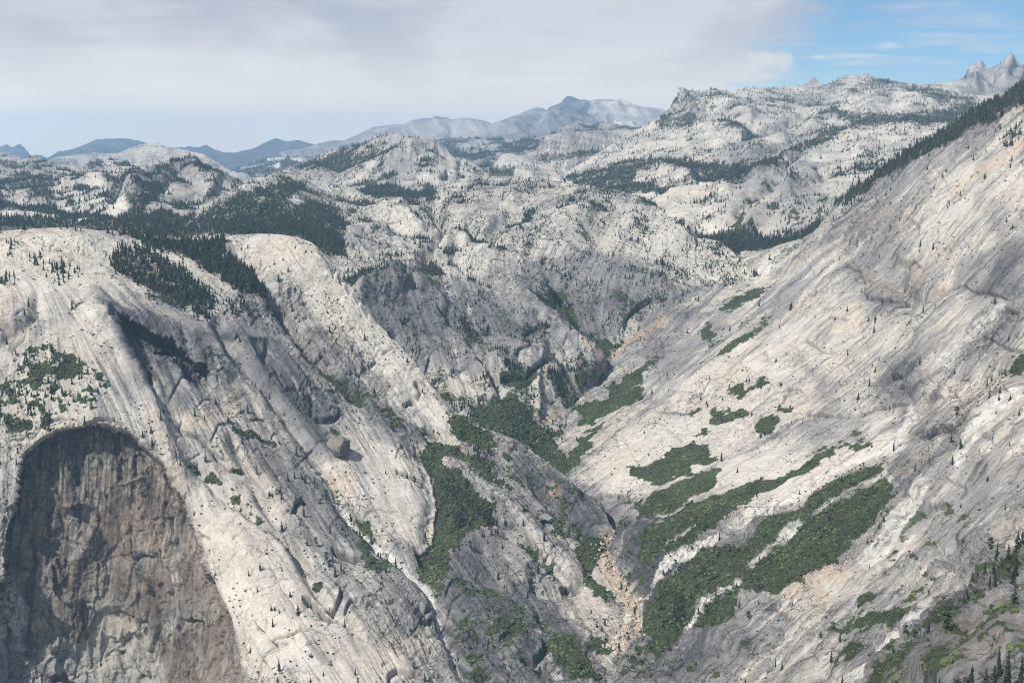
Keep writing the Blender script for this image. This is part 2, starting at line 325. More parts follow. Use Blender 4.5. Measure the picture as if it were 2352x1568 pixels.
layer('wooded_basin', 'blue-green wooded basin with bare granite patches below the high range', 'hills',
  cat_(Z(1, [(1300,520),(1480,440),(1560,400),(1640,372),(1700,358),(1800,348),(1960,352),(2100,350)]), Z(2, [(100,400),(400,400),(690,372),(750,366),(900,360),(1020,358),(1130,355),(1200,372),(1260,360),(1400,346),(1500,322),(1700,330),(1900,400)])),
  [(550,400,21000),(700,362,22000),(1000,325,21000),(1250,310,20000),(550,460,13000),(1000,410,13500),(1300,420,12500)], bot=460, u=(480,1440), mat='mid', rscale=1000, rough=0.8,
  tone=[(0,0,0.4)], cover=0.85, treeh=40, grove=[(Z(2,[(690,380),(850,420),(900,480),(1000,560),(1100,600),(900,600),(780,470)]),0.95),(Z(2,[(1060,390),(1400,350),(1340,430),(1300,480),(1150,440)]),0.95),(Z(1,[(1480,440),(1560,420),(1900,400),(1960,420),(1700,480)]),0.9)],
  white=[(Z(2,[(860,420),(960,405),(1060,425)]),9,0.4,'p'),(Z(2,[(1130,362),(1200,385)]),8,0.45,'p'),(Z(2,[(740,374),(860,370),(1000,368),(1100,364)]),3,0.35,'p'),(Z(1,[(1700,372),(1830,362)]),8,0.9,'p'),(Z(1,[(1850,368),(1930,364)]),5,0.9,'p'),(Z(1,[(1755,408),(1790,412)]),6,0.9,'p'),(Z(1,[(1540,430),(1640,405)]),4,0.7,'p')], clear=True)
layer('back_ridge', 'low pale ridge rising behind the great smooth dome', 'ridge',
  cat_(Z(2, [(1150,520),(1300,400),(1380,345),(1450,318),(1500,285),(1560,262),(1620,262),(1660,280),(1700,272),(1760,258),(1830,270),(1950,288),(2020,285),(2200,300)])),
  [(1250,310,16500),(1400,285,17500),(1520,290,17000),(1250,380,13500),(1500,380,13500)], bot=380, u=(1160,1560), mat='mid', rscale=700, tone=[(1250,320,.35),(1500,280,.3)], cover=0.3, treeh=30)
layer('smooth_dome', 'great smooth streaked granite dome below the central summit', 'granite dome',
  cat_(Z(2, [(1200,600),(1295,520),(1310,480),(1330,435),(1355,400),(1380,370),(1400,348),(1440,340),(1470,328),(1540,318),(1620,316),(1700,316),(1760,320),(1830,312),(1960,308),(2050,300),(2200,320)])),
  [(1230,360,12500),(1260,320,13500),(1350,300,14500),(1500,300,15500),(1230,400,11800),(1300,380,11800),(1500,380,11500)], bot=410, u=(1190,1560), mat='mid', rscale=500, rough=0.35, slab=2,
  tone=[(1260,330,.15),(1350,330,.4),(1400,320,.2),(1300,310,.4),(1450,310,.1)], ang=[(1250,360,100),(1350,330,100),(1450,330,60)], streak=1.2, cover=0.02,
  grove=[(Z(2,[(1300,510),(1420,470),(1600,450),(1800,410),(1850,400),(1800,450),(1600,490),(1400,500)]),0.9),(Z(2,[(1380,470),(1560,520),(1400,560),(1300,540)]),0.3)], treeh=26)
layer('small_dome', 'small pale pyramid dome standing in the wooded gap', 'granite dome',
  cat_(Z(2, [(900,650),(1030,562),(1045,545),(1060,530),(1085,500),(1105,475),(1120,460),(1150,452),(1170,460),(1200,466),(1235,480),(1260,482),(1310,472),(1340,492),(1420,530)])),
  [(1150,390,12200),(1165,352,12600),(1230,365,12600),(1150,420,11400),(1250,410,11400)], bot=425, u=(1090,1270), mat='mid', rscale=350, rough=0.6, tone=[(1160,370,.15),(1230,380,.2)], grove=[(Z(2,[(1030,560),(1200,540),(1200,640),(1000,640)]),0.95)], cover=0.05)
layer('low_dome', 'low whitish dome with a flat top above the central wooded hill', 'granite dome',
  cat_(Z(2, [(1150,660),(1190,610),(1195,570),(1210,545),(1240,521),(1270,525),(1300,536),(1340,545),(1400,540),(1440,550),(1460,562),(1475,590),(1520,650)])),
  [(1180,400,9700),(1210,375,10000),(1280,385,10000),(1200,430,9000),(1280,430,9000)], bot=430, u=(1150,1310), mat='mid', rscale=300, rough=0.7, tone=[(0,0,.15)], cover=0.08)
layer('twin_peak_dome', 'broad pale granite dome with a pointed rear summit left of centre', 'granite dome',
  cat_([(600,440)], Z(1, [(1750,450),(1800,440),(1850,415),(1900,402),(1960,380),(2060,325),(2120,308),(2230,295),(2280,270),(2340,250)]), Z(2, [(280,350),(300,338),(340,330),(390,322),(430,325),(470,340),(500,350),(540,352),(600,352),(640,358),(670,372),(700,392),(730,408),(760,432),(790,468),(805,482),(850,484),(880,492),(905,505),(950,530),(980,555),(1010,585),(1040,610),(1100,660)])),
  [(700,400,10200),(893,304,10800),(968,315,10000),(1060,365,9800),(1115,400,9300),(700,440,8800),(900,440,8200),(1050,440,7900),(880,370,9400),(800,470,7800),(1000,470,7600)], bot=480, u=(560,1170), mat='mid', rscale=420, rough=0.6, flat=.5, slab=1.2, streak=0.7,
  tone=[(860,330,.35),(720,390,.3),(960,350,.3),(1000,390,.1),(860,410,.2),(900,390,.35),(1080,400,.15),(1040,430,.35)], ang=[(750,400,140),(950,390,110),(1060,400,60)], cover=0.25,
  relief=[(Z(2,[(0,560),(150,500),(300,450),(420,400),(520,352)]),10,-70),(Z(2,[(600,352),(480,460),(350,560)]),18,60),(Z(2,[(620,370),(560,520),(540,640)]),14,-14),(Z(2,[(780,560),(740,620)]),7,-50),(Z(2,[(860,490),(840,560),(900,600)]),7,-35),(Z(2,[(300,560),(300,620)]),8,-30)],
  grove=[(Z(2,[(-350,640),(-100,560),(0,580),(150,530),(330,470),(420,420),(520,350),(600,352),(480,385),(400,400),(230,430),(100,440),(-100,500),(-250,560)]),0.85),(Z(2,[(270,370),(400,322),(340,350),(200,430)]),0.4),(Z(2,[(150,690),(380,650),(560,690),(720,690),(700,760),(300,760)]),0.97),(Z(2,[(130,600),(170,650),(130,680)]),0.6),(Z(2,[(360,600),(460,630),(440,680),(380,650)]),0.5),(Z(2,[(520,600),(580,640),(560,700)]),0.6),(Z(2,[(600,470),(760,480),(780,500),(600,500)]),0.3)],
  dark=[(Z(2,[(780,570),(750,610),(700,620)]),6,0.4,'p')], brush=[Z(2,[(200,640),(300,620),(340,650),(220,670)])])
# ---- right-hand high country
layer('horned_peaks', 'jagged twin horned grey peaks at the far right of the skyline', 'mountain peak',
  cat_(Z(3, [(1600,330),(1680,285),(1720,278),(1780,270),(1840,266),(1900,260),(1930,255),(1958,240),(1975,215),(1990,185),(2000,165),(2020,153),(2045,152),(2060,146),(2075,140),(2083,132),(2095,150),(2112,166),(2135,172),(2160,160),(2180,160),(2200,145),(2225,128),(2240,115),(2255,108),(2270,98),(2285,110),(2300,124),(2318,150),(2352,165),(2400,190),(2480,250)])),
  [(2150,190,14500),(2240,150,15500),(2330,135,15500),(2400,190,15500),(2150,240,12500),(2400,240,12500)], bot=250, u=(2060,2440), mat='mid', rscale=600, rough=1.8, back=0.7,
  tone=[(2150,195,.2),(2230,180,.3),(2300,180,.35),(2340,160,.3)], warm=.1, cover=0.06, treeh=24,
  relief=[(Z(3,[(2083,132),(2060,220),(2040,300)]),10,120),(Z(3,[(2270,98),(2240,180),(2230,260)]),10,120),(Z(3,[(2135,172),(2140,260)]),8,-110),(Z(3,[(2180,160),(2200,240)]),6,60),(Z(3,[(2310,140),(2352,230)]),10,60),(Z(3,[(2000,165),(1990,240)]),8,-60),(Z(3,[(2200,190),(2300,240)]),6,-60)],
  grove=[(Z(3,[(2190,200),(2330,230),(2300,270),(2220,240)]),0.25),(Z(3,[(2000,260),(2300,260),(2300,290),(2000,290)]),0.2)])
layer('lone_spire', 'tiny sharp granite spire poking above the right-hand plateau', 'rock spire',
  cat_(Z(3, [(900,330),(948,284),(958,270),(972,268),(985,258),(1000,245),(1012,233),(1022,236),(1032,255),(1045,275),(1055,285),(1100,330)])),
  [(1850,200,15000),(1872,178,15500),(1900,200,15000),(1850,215,14500),(1900,215,14500)], bot=216, u=(1815,1915), mat='mid', rscale=300, rough=0.8, back=1.4, tone=[(0,0,.3)], warm=.2,step=1.2)
layer('high_plateau', 'wide granite plateau with a prow-shaped peak and diagonal forest bands, upper right', 'plateau',
  cat_([(1270,450)], Z(2, [(1480,600),(1700,470),(1830,390),(1950,320),(2020,285),(2060,262),(2100,240),(2140,215),(2180,180),(2198,150),(2212,125),(2230,100),(2245,80),(2255,65),(2264,42),(2272,40),(2280,50),(2310,55),(2345,62)]), Z(3, [(245,318),(300,327),(312,318),(325,312),(345,306),(380,305),(420,312),(470,320),(500,326),(520,312),(545,300),(600,300),(640,301),(700,300),(760,300),(800,296),(850,290),(900,282),(950,281),(1050,283),(1090,278),(1130,266),(1160,250),(1185,235),(1210,224),(1260,222),(1330,214),(1370,209),(1378,222),(1400,236),(1450,250),(1500,260),(1560,266),(1640,275),(1700,285),(1780,300),(1850,318),(1950,335),(2050,345),(2200,360),(2500,380)])),
  [(1570,205,12200),(1700,212,12200),(1860,195,13000),(1990,172,13200),(2130,200,11800),(2300,230,11000),(1500,260,12300),(1420,330,11200),(1600,260,11500),(1700,240,11200),(1500,400,8800),(1700,300,9800),(1900,280,10200),(2100,260,9900),(1600,430,7600),(1800,380,8000),(2000,330,8400),(1450,440,8200),(1400,430,8600),(1550,470,6900),(1700,440,6900),(1900,420,6700),(1600,560,6000),(1800,560,5700),(1950,500,5900),(2100,380,6900),(1350,450,8800),(1500,640,6000),(1700,665,6000),(1850,665,5900),(2000,610,6000),(2200,660,6200),(2350,400,7000)],
  bot=660, u=(1300,2440), mat='mid', rscale=330, rough=0.65, flat=.35, slab=1.2, streak=0.6,
  tone=[(1540,250,.1),(1600,230,.3),(1650,255,.05),(1700,300,.2),(1900,230,.2),(2000,240,.3),(1980,265,.05),(1700,340,.45),(1600,340,.2),(1800,350,.2),(1800,400,.3),(1550,410,.1),(1900,330,.15),(2080,300,.1),(2100,320,.15),(1520,470,.1),(1600,490,.05),(1820,430,.45),(1860,490,.3),(1950,450,.15),(1780,480,.3)], ang=[(1500,300,150),(1650,330,165),(1900,300,170),(1900,450,150),(1600,480,170)], cover=0.19, treeh=22,
  relief=[(Z(3,[(178,308),(200,380),(260,470)]),10,70),(Z(3,[(178,308),(100,420),(20,510)]),8,60),(Z(3,[(270,440),(400,400),(560,440),(640,500)]),18,55),(Z(3,[(260,500),(480,500),(700,575)]),10,-45),(Z(3,[(240,560),(450,530),(620,590)]),14,40),(Z(3,[(250,700),(500,610),(760,570),(950,480),(1150,440)]),9,-60),(Z(3,[(950,600),(1050,470),(1180,480)]),14,40),(Z(3,[(560,760),(700,680),(850,620)]),16,50),(Z(3,[(800,830),(1000,680),(1300,520)]),9,-60),(Z(3,[(1300,470),(1500,370),(1700,390),(1820,430)]),20,70),
          (Z(3,[(1200,390),(1400,270),(1600,290)]),14,60),(Z(3,[(560,900),(900,760),(1150,600),(1300,530)]),16,60),(Z(3,[(1250,700),(1500,590),(1700,560)]),16,45),(Z(3,[(0,800),(120,820),(260,900)]),12,45),(Z(3,[(0,950),(300,930)]),7,-30),(Z(3,[(60,1020),(300,960),(520,960)]),16,45),(Z(3,[(450,1150),(560,1030),(800,900)]),8,-45),(Z(3,[(560,1160),(800,1000),(1000,860)]),14,30),(Z(3,[(820,1000),(900,880),(1060,850)]),16,40),(Z(3,[(1010,820),(1070,880)]),8,-40),(Z(3,[(200,1180),(600,1230),(1000,1180)]),20,-60)],
  grove=[(Z(3,[(180,1180),(300,1165),(480,1170),(620,1160),(700,1190),(850,1170),(1040,1140),(1080,1160),(1000,1240),(700,1340),(560,1385),(440,1320)]),0.97),(Z(3,[(0,760),(200,775),(400,780),(780,790),(800,830),(560,900),(380,920),(250,900),(60,810)]),0.9),(Z(3,[(0,930),(280,935),(300,950),(0,960)]),0.9),(Z(3,[(0,480),(60,470),(180,470),(260,480),(280,510),(250,550),(0,570)]),0.75),(Z(3,[(185,320),(300,330),(500,330),(440,390),(300,390),(270,480),(190,480),(170,420)]),0.4),
         (Z(3,[(270,490),(480,490),(640,565),(740,570),(690,610),(560,625),(400,660),(250,710),(230,690),(400,630),(560,590)]),0.8),(Z(3,[(1190,380),(1350,270),(1500,262),(1700,295),(1900,330),(2070,350),(2000,400),(1820,420),(1700,380),(1500,320),(1300,370)]),0.65),(Z(3,[(950,460),(1150,430),(1280,480),(1500,480),(1850,450),(2050,390),(2000,450),(1900,530),(1700,545),(1500,530),(1380,560),(1250,560),(1100,640),(900,720),(780,790),(700,770),(900,680),(1060,600),(1260,520),(1100,480)]),0.85),
         (Z(3,[(480,800),(800,800),(950,690),(1150,590),(1250,590),(1050,700),(850,840),(700,850),(560,900)]),0.55),(Z(3,[(1060,850),(1200,830),(1400,780),(1500,790),(1400,860),(1240,850),(1100,885)]),0.8),(Z(3,[(1530,640),(1700,600),(1750,640),(1600,680)]),0.35),(Z(3,[(640,430),(900,460),(1000,440),(800,490)]),0.6),(Z(3,[(330,340),(480,320),(520,400),(400,400)]),0.5),(Z(2,[(1480,600),(1700,560),(1900,500),(2352,480),(2352,520),(2100,540),(1980,560),(1960,640),(2352,660),(2352,690),(1900,720),(1700,680),(1500,640)]),0.85),(Z(2,[(1440,540),(1700,500),(1850,400),(2000,310),(2352,200),(2352,290),(2100,330),(1950,360),(1750,470)]),0.4),
         (Z(3,[(720,1080),(900,1000),(1060,1040),(1080,1120),(900,1170),(700,1180)]),0.35)],
  brush=[Z(3,[(440,1150),(520,1090),(600,1040),(560,1130),(520,1180)]),Z(3,[(730,1060),(790,1040),(780,1090),(730,1100)]),(Z(3,[(780,1090),(960,1100),(1080,1050),(1070,1100),(900,1140),(780,1130)]),.5),Z(3,[(580,990),(800,920),(700,990),(600,1020)])],
  dark=[(Z(3,[(1010,820),(1075,885)]),5,.7,'p')])
# ---- left-hand high country
layer('back_hills', 'rounded pale hills with scattered trees at the left, below the blue mountains', 'hills',
  cat_(Z(1, [(-250,300),(0,330),(60,335),(100,350),(130,372),(180,352),(220,345),(260,355),(300,378),(350,390),(400,398),(430,402),(500,400),(530,395),(560,382),(620,366),(680,362),(720,360),(760,368),(800,382),(850,400),(900,410),(960,425),(1060,440),(1250,500),(1450,560)])),
  [(0,355,12500),(100,360,12500),(260,368,12000),(400,400,11000),(0,420,9800),(400,430,9500)], bot=445, u=(-80,540), mat='mid', rscale=450, rough=0.8, flat=.4, tone=[(0,360,.3),(80,375,.25),(200,390,.3),(260,385,.2),(300,400,.2)], warm=.1, cover=0.4, treeh=26,
  relief=[(Z(1,[(130,370),(110,400)]),8,-60),(Z(1,[(430,402),(480,430),(560,400)]),8,-60)],
  grove=[(Z(1,[(100,400),(140,360),(160,390),(110,420)]),.7),(Z(1,[(400,430),(500,430),(560,400),(520,460),(420,460)]),.6)])
layer('crag_hill', 'wooded granite hill capped by a small rocky crag, left of the picture', 'hill',
  cat_(Z(1, [(-250,430),(0,440),(60,436),(120,448),(200,446),(280,462),(350,472),(480,470),(540,462),(600,456),(680,452),(760,448),(850,440),(900,428),(950,415),(1000,396),(1050,375),(1100,364),(1140,360),(1165,356),(1172,346),(1195,344),(1207,348),(1212,366),(1240,376),(1260,388),(1300,395),(1340,410),(1380,425),(1430,445),(1480,470),(1520,492),(1560,515),(1620,555),(1700,600),(1800,660)])),
  [(0,395,9800),(200,400,9300),(435,360,8600),(600,440,8000),(0,470,7300),(200,470,7000),(440,450,7300),(600,500,6200),(0,510,5600),(300,510,5500),(600,560,4900),(0,600,4300),(600,640,4300)],
  bot=640, u=(-80,660), mat='mid', rscale=330, rough=0.9, flat=.35, tone=[(0,420,.3),(180,440,.15),(240,430,.1),(300,430,.5),(340,440,.45),(430,400,.35),(500,420,.35),(450,450,.35),(290,480,.05),(420,480,.1),(0,490,.2)], cover=0.33, treeh=24,
  relief=[(Z(1,[(760,450),(740,560),(700,640)]),9,-50),(Z(1,[(900,440),(850,520),(880,600)]),18,60),(Z(1,[(1020,560),(1080,480),(1150,400)]),9,-50),(Z(1,[(1200,350),(1250,480),(1400,560)]),20,60),(Z(1,[(380,520),(560,480),(700,500)]),16,50),(Z(1,[(1080,640),(1250,600),(1450,590)]),8,-35),(Z(1,[(0,620),(400,650),(700,710),(1000,740)]),14,-40)],
  grove=[(Z(1,[(-200,600),(0,620),(200,640),(330,650),(450,690),(700,700),(850,640),(960,590),(1030,580),(1040,650),(930,690),(1100,720),(1250,720),(1400,640),(1620,560),(1700,620),(1230,900),(-200,900)]),0.97),(Z(1,[(-200,470),(0,490),(120,470),(300,470),(460,480),(350,550),(250,590),(150,580),(0,590),(-200,590)]),0.8),(Z(1,[(900,430),(1060,380),(1160,360),(1240,375),(1230,410),(1140,450),(1080,520),(1020,570),(950,590),(970,500),(920,470)]),.6),(Z(1,[(480,470),(760,450),(900,430),(760,490),(600,480)]),.6),(Z(1,[(200,560),(420,560),(560,640),(700,690),(600,700),(400,640)]),.5),(Z(1,[(700,560),(760,600),(740,690),(700,660)]),.5)],
  brush=[Z(1,[(780,600),(900,590),(860,640),(790,650)])],
  white=[(Z(1,[(0,712),(200,725),(350,735)]),7,.9,'p'),(Z(1,[(500,770),(530,745),(590,760)]),7,.9,'p'),(Z(1,[(700,665),(800,630)]),9,.7,'p'),(Z(1,[(940,680),(1100,655)]),6,.6,'p'),(Z(1,[(1000,620),(1200,600),(1350,595)]),5,.5,'p')], clear=True)
layer('granite_hills', 'pale rolling granite hills dotted with dark conifers in the middle of the picture', 'hills',
  cat_([(380,640)], Z(1, [(1180,790),(1230,745),(1330,640),(1400,600),(1480,560),(1560,520),(1640,480),(1690,478),(1740,452),(1790,440),(1840,430),(1890,431),(1950,450),(2020,480),(2080,512),(2130,530),(2190,528),(2240,545),(2300,580),(2352,612)]), Z(2, [(280,742),(330,748),(360,735),(400,727),(440,725),(480,730),(520,758),(560,764),(620,750),(660,738),(690,715),(720,690),(760,662),(800,640),(850,620),(900,610),(950,602),(1050,603),(1190,605),(1240,598),(1300,605),(1360,615),(1420,630),(1500,640),(1600,665),(1700,674),(1800,690),(1860,706),(1920,715),(1980,726),(2030,760),(2060,790),(2110,840),(2160,880),(2230,935),(2290,985),(2352,1035)]), Z(3, [(60,1120),(110,1150),(160,1168),(200,1190),(250,1225),(320,1265),(400,1290),(460,1315),(500,1350),(530,1385),(600,1450),(800,1600)])),
  [(430,540,5400),(520,450,6600),(640,390,7600),(700,400,7700),(846,450,7300),(930,450,7000),(1000,420,7300),(1180,403,7400),(1400,430,7000),(1500,500,6500),(1600,560,5900),(1700,600,5500),
   (500,560,4800),(600,600,4700),(700,520,5700),(760,600,5150),(900,540,5900),(1000,560,5700),(1100,500,6200),(1100,600,5300),(1300,500,6100),(1300,600,5400),(1500,600,5500),
   (820,660,4700),(950,640,5000),(1060,680,4900),(1200,640,5200),(1270,700,5200),(1400,700,5050),(1600,700,5200),(880,780,4450),(1000,780,4500),(1090,800,4550),(1200,750,4750),(1350,770,4950),(1450,780,4900),(960,880,4250),(1050,920,4120),(1130,850,4400),(1250,830,4550),(1370,840,4650),(1120,920,4180),(1240,960,4250),(1240,1020,4050),(1340,940,4480),(1400,860,4720),(1300,1080,3880),(1150,1000,3950),(700,700,4400),(600,700,4300),(1400,1100,3900),(1600,900,4900),(1040,1000,3950),(430,850,4700),(430,1100,4600),(600,950,4500),(600,1100,4500),(800,950,4400),(800,1110,4350),(950,1110,4200)],
  bot=1130, u=(380,1800), mat='rock', rscale=240, rough=0.65, slab=1.0, streak=0.9,
  tone=[(640,430,0.086),(800,440,0.043),(760,480,0.258),(700,520,0.344),(900,480,0.129),(960,500,0.086),(1050,440,0.172),(1150,430,0.129),(1200,500,0.172),(1120,480,0.344),(1300,470,0.172),(1350,450,0.258),(1450,470,0.172),(1500,500,0.301),(1540,520,0.344),(1400,540,0.043),(1500,570,0.043),(1600,600,0.017),(1660,600,0.017),(860,580,0.172),(900,610,0.086),(1000,580,0.086),(1100,590,0.086),(1250,560,0.043),(1300,600,0.344),(1250,620,0.516),(1400,620,0.430),(1500,640,0.387),(1350,680,0.473),(1450,700,0.516),(1330,740,0.516),(1550,690,0.301),(1480,750,0.129),(1600,640,0.215),
        (850,700,0.473),(900,680,0.430),(900,740,0.516),(1000,700,0.516),(1050,720,0.516),(1100,700,0.516),(1150,640,0.301),(1200,680,0.258),(1180,740,0.430),(1250,780,0.258),(1300,820,0.172),(1100,770,0.430),(950,800,0.430),(1020,830,0.215),(1070,870,0.129),(1200,810,0.258),(1230,840,0.172),(1300,900,0.215),(1350,870,0.387),(820,640,0.172),(880,620,0.129)],
  ang=[(700,480,30),(900,520,40),(1100,500,160),(1300,480,165),(1450,600,120),(1600,600,35),(1300,620,130),(1400,680,100),(900,700,60),(1000,740,70),(1150,700,50),(1280,780,48),(1080,850,75),(1250,880,60),(1350,780,70)],
  cover=0.22, bush=0.9, treeh=18.5, flat=.25,
  patch=[([(830,680),(900,640),(1060,690),(1200,720),(1300,800),(1250,810),(1120,770),(1100,880),(950,800),(860,740)],.17),([(1240,600),(1330,570),(1500,620),(1600,690),(1500,700),(1420,760),(1400,800),(1330,760),(1270,680)],.15),([(1300,500),(1480,470),(1600,560),(1690,600),(1560,640),(1400,560),(1280,580)],-.2),([(700,400),(846,450),(940,520),(880,520),(760,470)],-.15),([(940,880),(1000,900),(1060,840),(1130,920),(1040,930)],-.2)],
  smooth=[([(1300,520),(1480,480),(1600,560),(1690,600),(1600,720),(1480,800),(1400,800),(1330,740),(1280,640)],.7),([(860,480),(1000,520),(960,560),(880,530)],.6),([(1060,700),(1200,640),(1300,780),(1360,870),(1250,830)],.4)],
  relief=[(Z(2,[(620,760),(760,930),(700,1030),(600,1150),(470,1240)]),12,-70),(Z(2,[(760,930),(900,940),(1000,1010),(1250,1130),(1340,1200),(1430,1330),(1500,1450),(1620,1568)]),14,-60),(Z(2,[(1250,870),(1100,900),(1000,980)]),10,-40),(Z(2,[(700,800),(850,850),(1050,760),(1250,740)]),20,45),(Z(2,[(820,920),(1000,900),(1150,860)]),8,25),
          (Z(2,[(1350,1050),(1700,820),(2050,860),(2352,1060)]),36,70),(Z(2,[(650,1120),(800,990),(920,1020)]),18,50),(Z(2,[(900,1100),(1200,1160),(1350,1330),(1568,1568)]),24,60),(Z(2,[(300,1330),(560,1300),(760,1480)]),20,45),(Z(2,[(180,1340),(330,1290),(520,1330)]),18,40),(Z(2,[(400,1270),(620,1380),(800,1500)]),8,-45),
          (Z(2,[(780,1110),(1040,1290),(1200,1420)]),8,-35),(Z(2,[(100,1000),(300,960),(420,980)]),18,45),(Z(2,[(300,820),(480,830),(620,960)]),14,40),(Z(2,[(340,760),(430,730),(520,780)]),12,30),(Z(2,[(0,660),(120,670),(260,740)]),14,35),(Z(2,[(200,900),(520,960),(700,990)]),8,-25),
          (Z(5,[(150,140),(400,130),(620,200)]),20,30),(Z(5,[(620,190),(740,330),(860,450),(1000,640),(1120,820)]),7,-55),(Z(5,[(560,180),(700,330),(830,470),(950,620),(1060,800)]),18,30),(Z(5,[(380,400),(560,600),(640,720)]),14,-30),(Z(5,[(1060,100),(1250,260),(1500,500),(1760,660)]),22,75),(Z(5,[(1390,180),(1440,300),(1560,420),(1700,580)]),8,-60),(Z(5,[(1000,620),(1200,560),(1400,560)]),20,35),(Z(5,[(1100,720),(1250,700),(1430,590)]),7,-30),(Z(5,[(1360,640),(1500,680),(1700,700)]),18,25),(Z(5,[(1350,640),(1330,800),(1350,960)]),8,20),
          (Z(5,[(1180,600),(1220,560),(1290,540),(1350,550)]),9,-22,'s'),(Z(5,[(610,660),(640,600),(655,570)]),8,-25,'s'),(Z(5,[(650,740),(700,700),(735,705)]),8,-25,'s'),(Z(5,[(790,650),(850,660),(890,640)]),8,-18,'s'),(Z(5,[(960,845),(1010,835),(1050,855),(1085,862)]),8,-24,'s'),(Z(5,[(1890,400),(1920,310),(1980,240),(2080,205),(2170,215),(2210,245)]),11,-26,'s'),(Z(5,[(1850,430),(1940,270),(2040,200),(2150,190)]),7,-14,'s'),(Z(5,[(1240,450),(1290,425),(1340,425)]),10,-22,'s'),(Z(2,[(1430,1200),(1450,1160),(1500,1165)]),8,-18,'s'),(Z(2,[(1590,1340),(1640,1290),(1800,1290)]),8,-10,'s')],
  grove=[(Z(1,[(1200,780),(1260,720),(1400,620),(1640,545),(1760,505),(1880,500),(1950,515),(1960,560),(1870,590),(1850,680),(1950,640),(2110,650),(2240,780),(2210,880),(2225,990),(2050,960),(1900,860),(1500,850),(1200,850)]),.8),(Z(1,[(1300,760),(1900,720),(2200,880),(2225,990),(2050,960),(1900,860),(1500,870)]),.97),(Z(1,[(1200,720),(1480,700),(1300,760)]),0.3),(Z(2,[(0,770),(60,790),(150,900),(130,960),(60,900),(0,860)]),.7),(Z(2,[(0,1000),(100,1010),(130,1090),(0,1070)]),.9),
         (Z(2,[(300,1140),(450,1150),(580,1170),(700,1150),(770,1240),(650,1250),(480,1235),(400,1190)]),.97),(Z(2,[(80,1230),(200,1240),(280,1270),(300,1300),(220,1330),(150,1330)]),.95),(Z(2,[(900,960),(950,950),(1010,1010),(1100,1060),(1200,1070),(1260,1130),(1150,1145),(1050,1100),(960,1080),(900,1020)]),.95),(Z(2,[(1150,890),(1220,870),(1260,830),(1310,790),(1340,860),(1250,910),(1170,910)]),.9),(Z(2,[(500,950),(600,970),(690,1000),(650,1030),(560,1010)]),.85),(Z(2,[(190,690),(380,650),(560,690),(720,700),(640,760),(345,745)]),.95),(Z(2,[(100,770),(200,760),(280,740),(340,800),(180,800)]),.8),(Z(2,[(280,900),(400,910),(480,970),(360,970)]),.5),
         (Z(2,[(640,760),(690,800),(680,840),(640,820)]),.7),(Z(2,[(720,860),(820,850),(860,940),(760,970)]),.45),(Z(2,[(850,780),(1000,800),(900,830)]),.5),(Z(2,[(1080,830),(1130,820),(1160,850),(1090,860)]),.6),(Z(2,[(980,700),(1020,690),(1010,730)]),.7),(Z(2,[(1570,790),(1700,800),(1800,830),(1860,900),(1700,900),(1620,960),(1580,1000)]),.4),(Z(2,[(1180,1010),(1400,950),(1480,940),(1380,1010),(1200,1040)]),.4),(Z(2,[(180,1290),(450,1270),(600,1340),(780,1420),(700,1400),(500,1330)]),.5),(Z(2,[(1200,610),(1400,620),(1500,650),(1300,680),(1180,700)]),.45),
         (Z(5,[(1380,1180),(1440,1230),(1450,1300),(1370,1260)]),.6),(Z(5,[(1240,1100),(1330,1120),(1400,1240),(1280,1200)]),.5)],
  brush=[Z(5,[(900,890),(980,875),(1050,860),(1120,820),(1200,800),(1250,850),(1330,900),(1340,1020),(1400,1040),(1480,1050),(1600,1070),(1700,1040),(1720,1060),(1690,1120),(1670,1180),(1600,1250),(1510,1340),(1450,1310),(1380,1250),(1280,1170),(1240,1110),(1130,1090),(1040,1060),(950,1000)]),
         Z(5,[(1060,690),(1120,665),(1180,660),(1250,680),(1330,620),(1390,590),(1435,580),(1440,605),(1380,640),(1330,680),(1330,720),(1280,760),(1220,780),(1150,740),(1100,740)]),Z(5,[(1640,430),(1720,470),(1810,510),(1815,570),(1770,600),(1700,570),(1640,520),(1570,460),(1500,380),(1540,350),(1600,400)]),
         Z(5,[(1430,150),(1460,138),(1490,160),(1515,200),(1480,260),(1540,270),(1600,330),(1620,370),(1560,350),(1500,330),(1400,290),(1400,265),(1450,260)]),Z(5,[(1730,680),(1765,672),(1775,740),(1730,750)]),Z(5,[(870,430),(940,450),(1010,460),(1030,485),(970,490),(900,480)]),Z(5,[(650,745),(700,750),(760,770),(820,830),(850,860),(760,860),(680,810)]),
         Z(5,[(1380,90),(1420,70),(1410,110)]),Z(2,[(1790,1330),(1900,1360),(1910,1410),(1840,1380)]),Z(2,[(1740,1140),(1800,1145),(1850,1160),(1760,1160)]),Z(5,[(1480,880),(1540,830),(1620,820),(1600,870),(1520,900)]),(Z(5,[(1100,740),(1300,760),(1300,830),(1200,810)]),0.50),(Z(5,[(1500,700),(1720,700),(1640,800),(1480,800)]),0.49),
         (Z(2,[(1060,1260),(1120,1270),(1140,1310),(1080,1290)]),0.80),(Z(5,[(590,0),(720,60),(780,120),(760,250),(640,150)]),0.59)],
  tan=[(Z(5,[(1810,510),(1830,620),(1770,720),(1740,780),(1680,830)]),7,.9,'p'),(Z(5,[(1350,1030),(1400,980),(1490,915)]),9,.7,'p'),(Z(5,[(2180,330),(2050,400),(1880,500),(1820,590)]),10,.75,'p'),(Z(5,[(1600,560),(1740,660)]),9,.4,'p')],
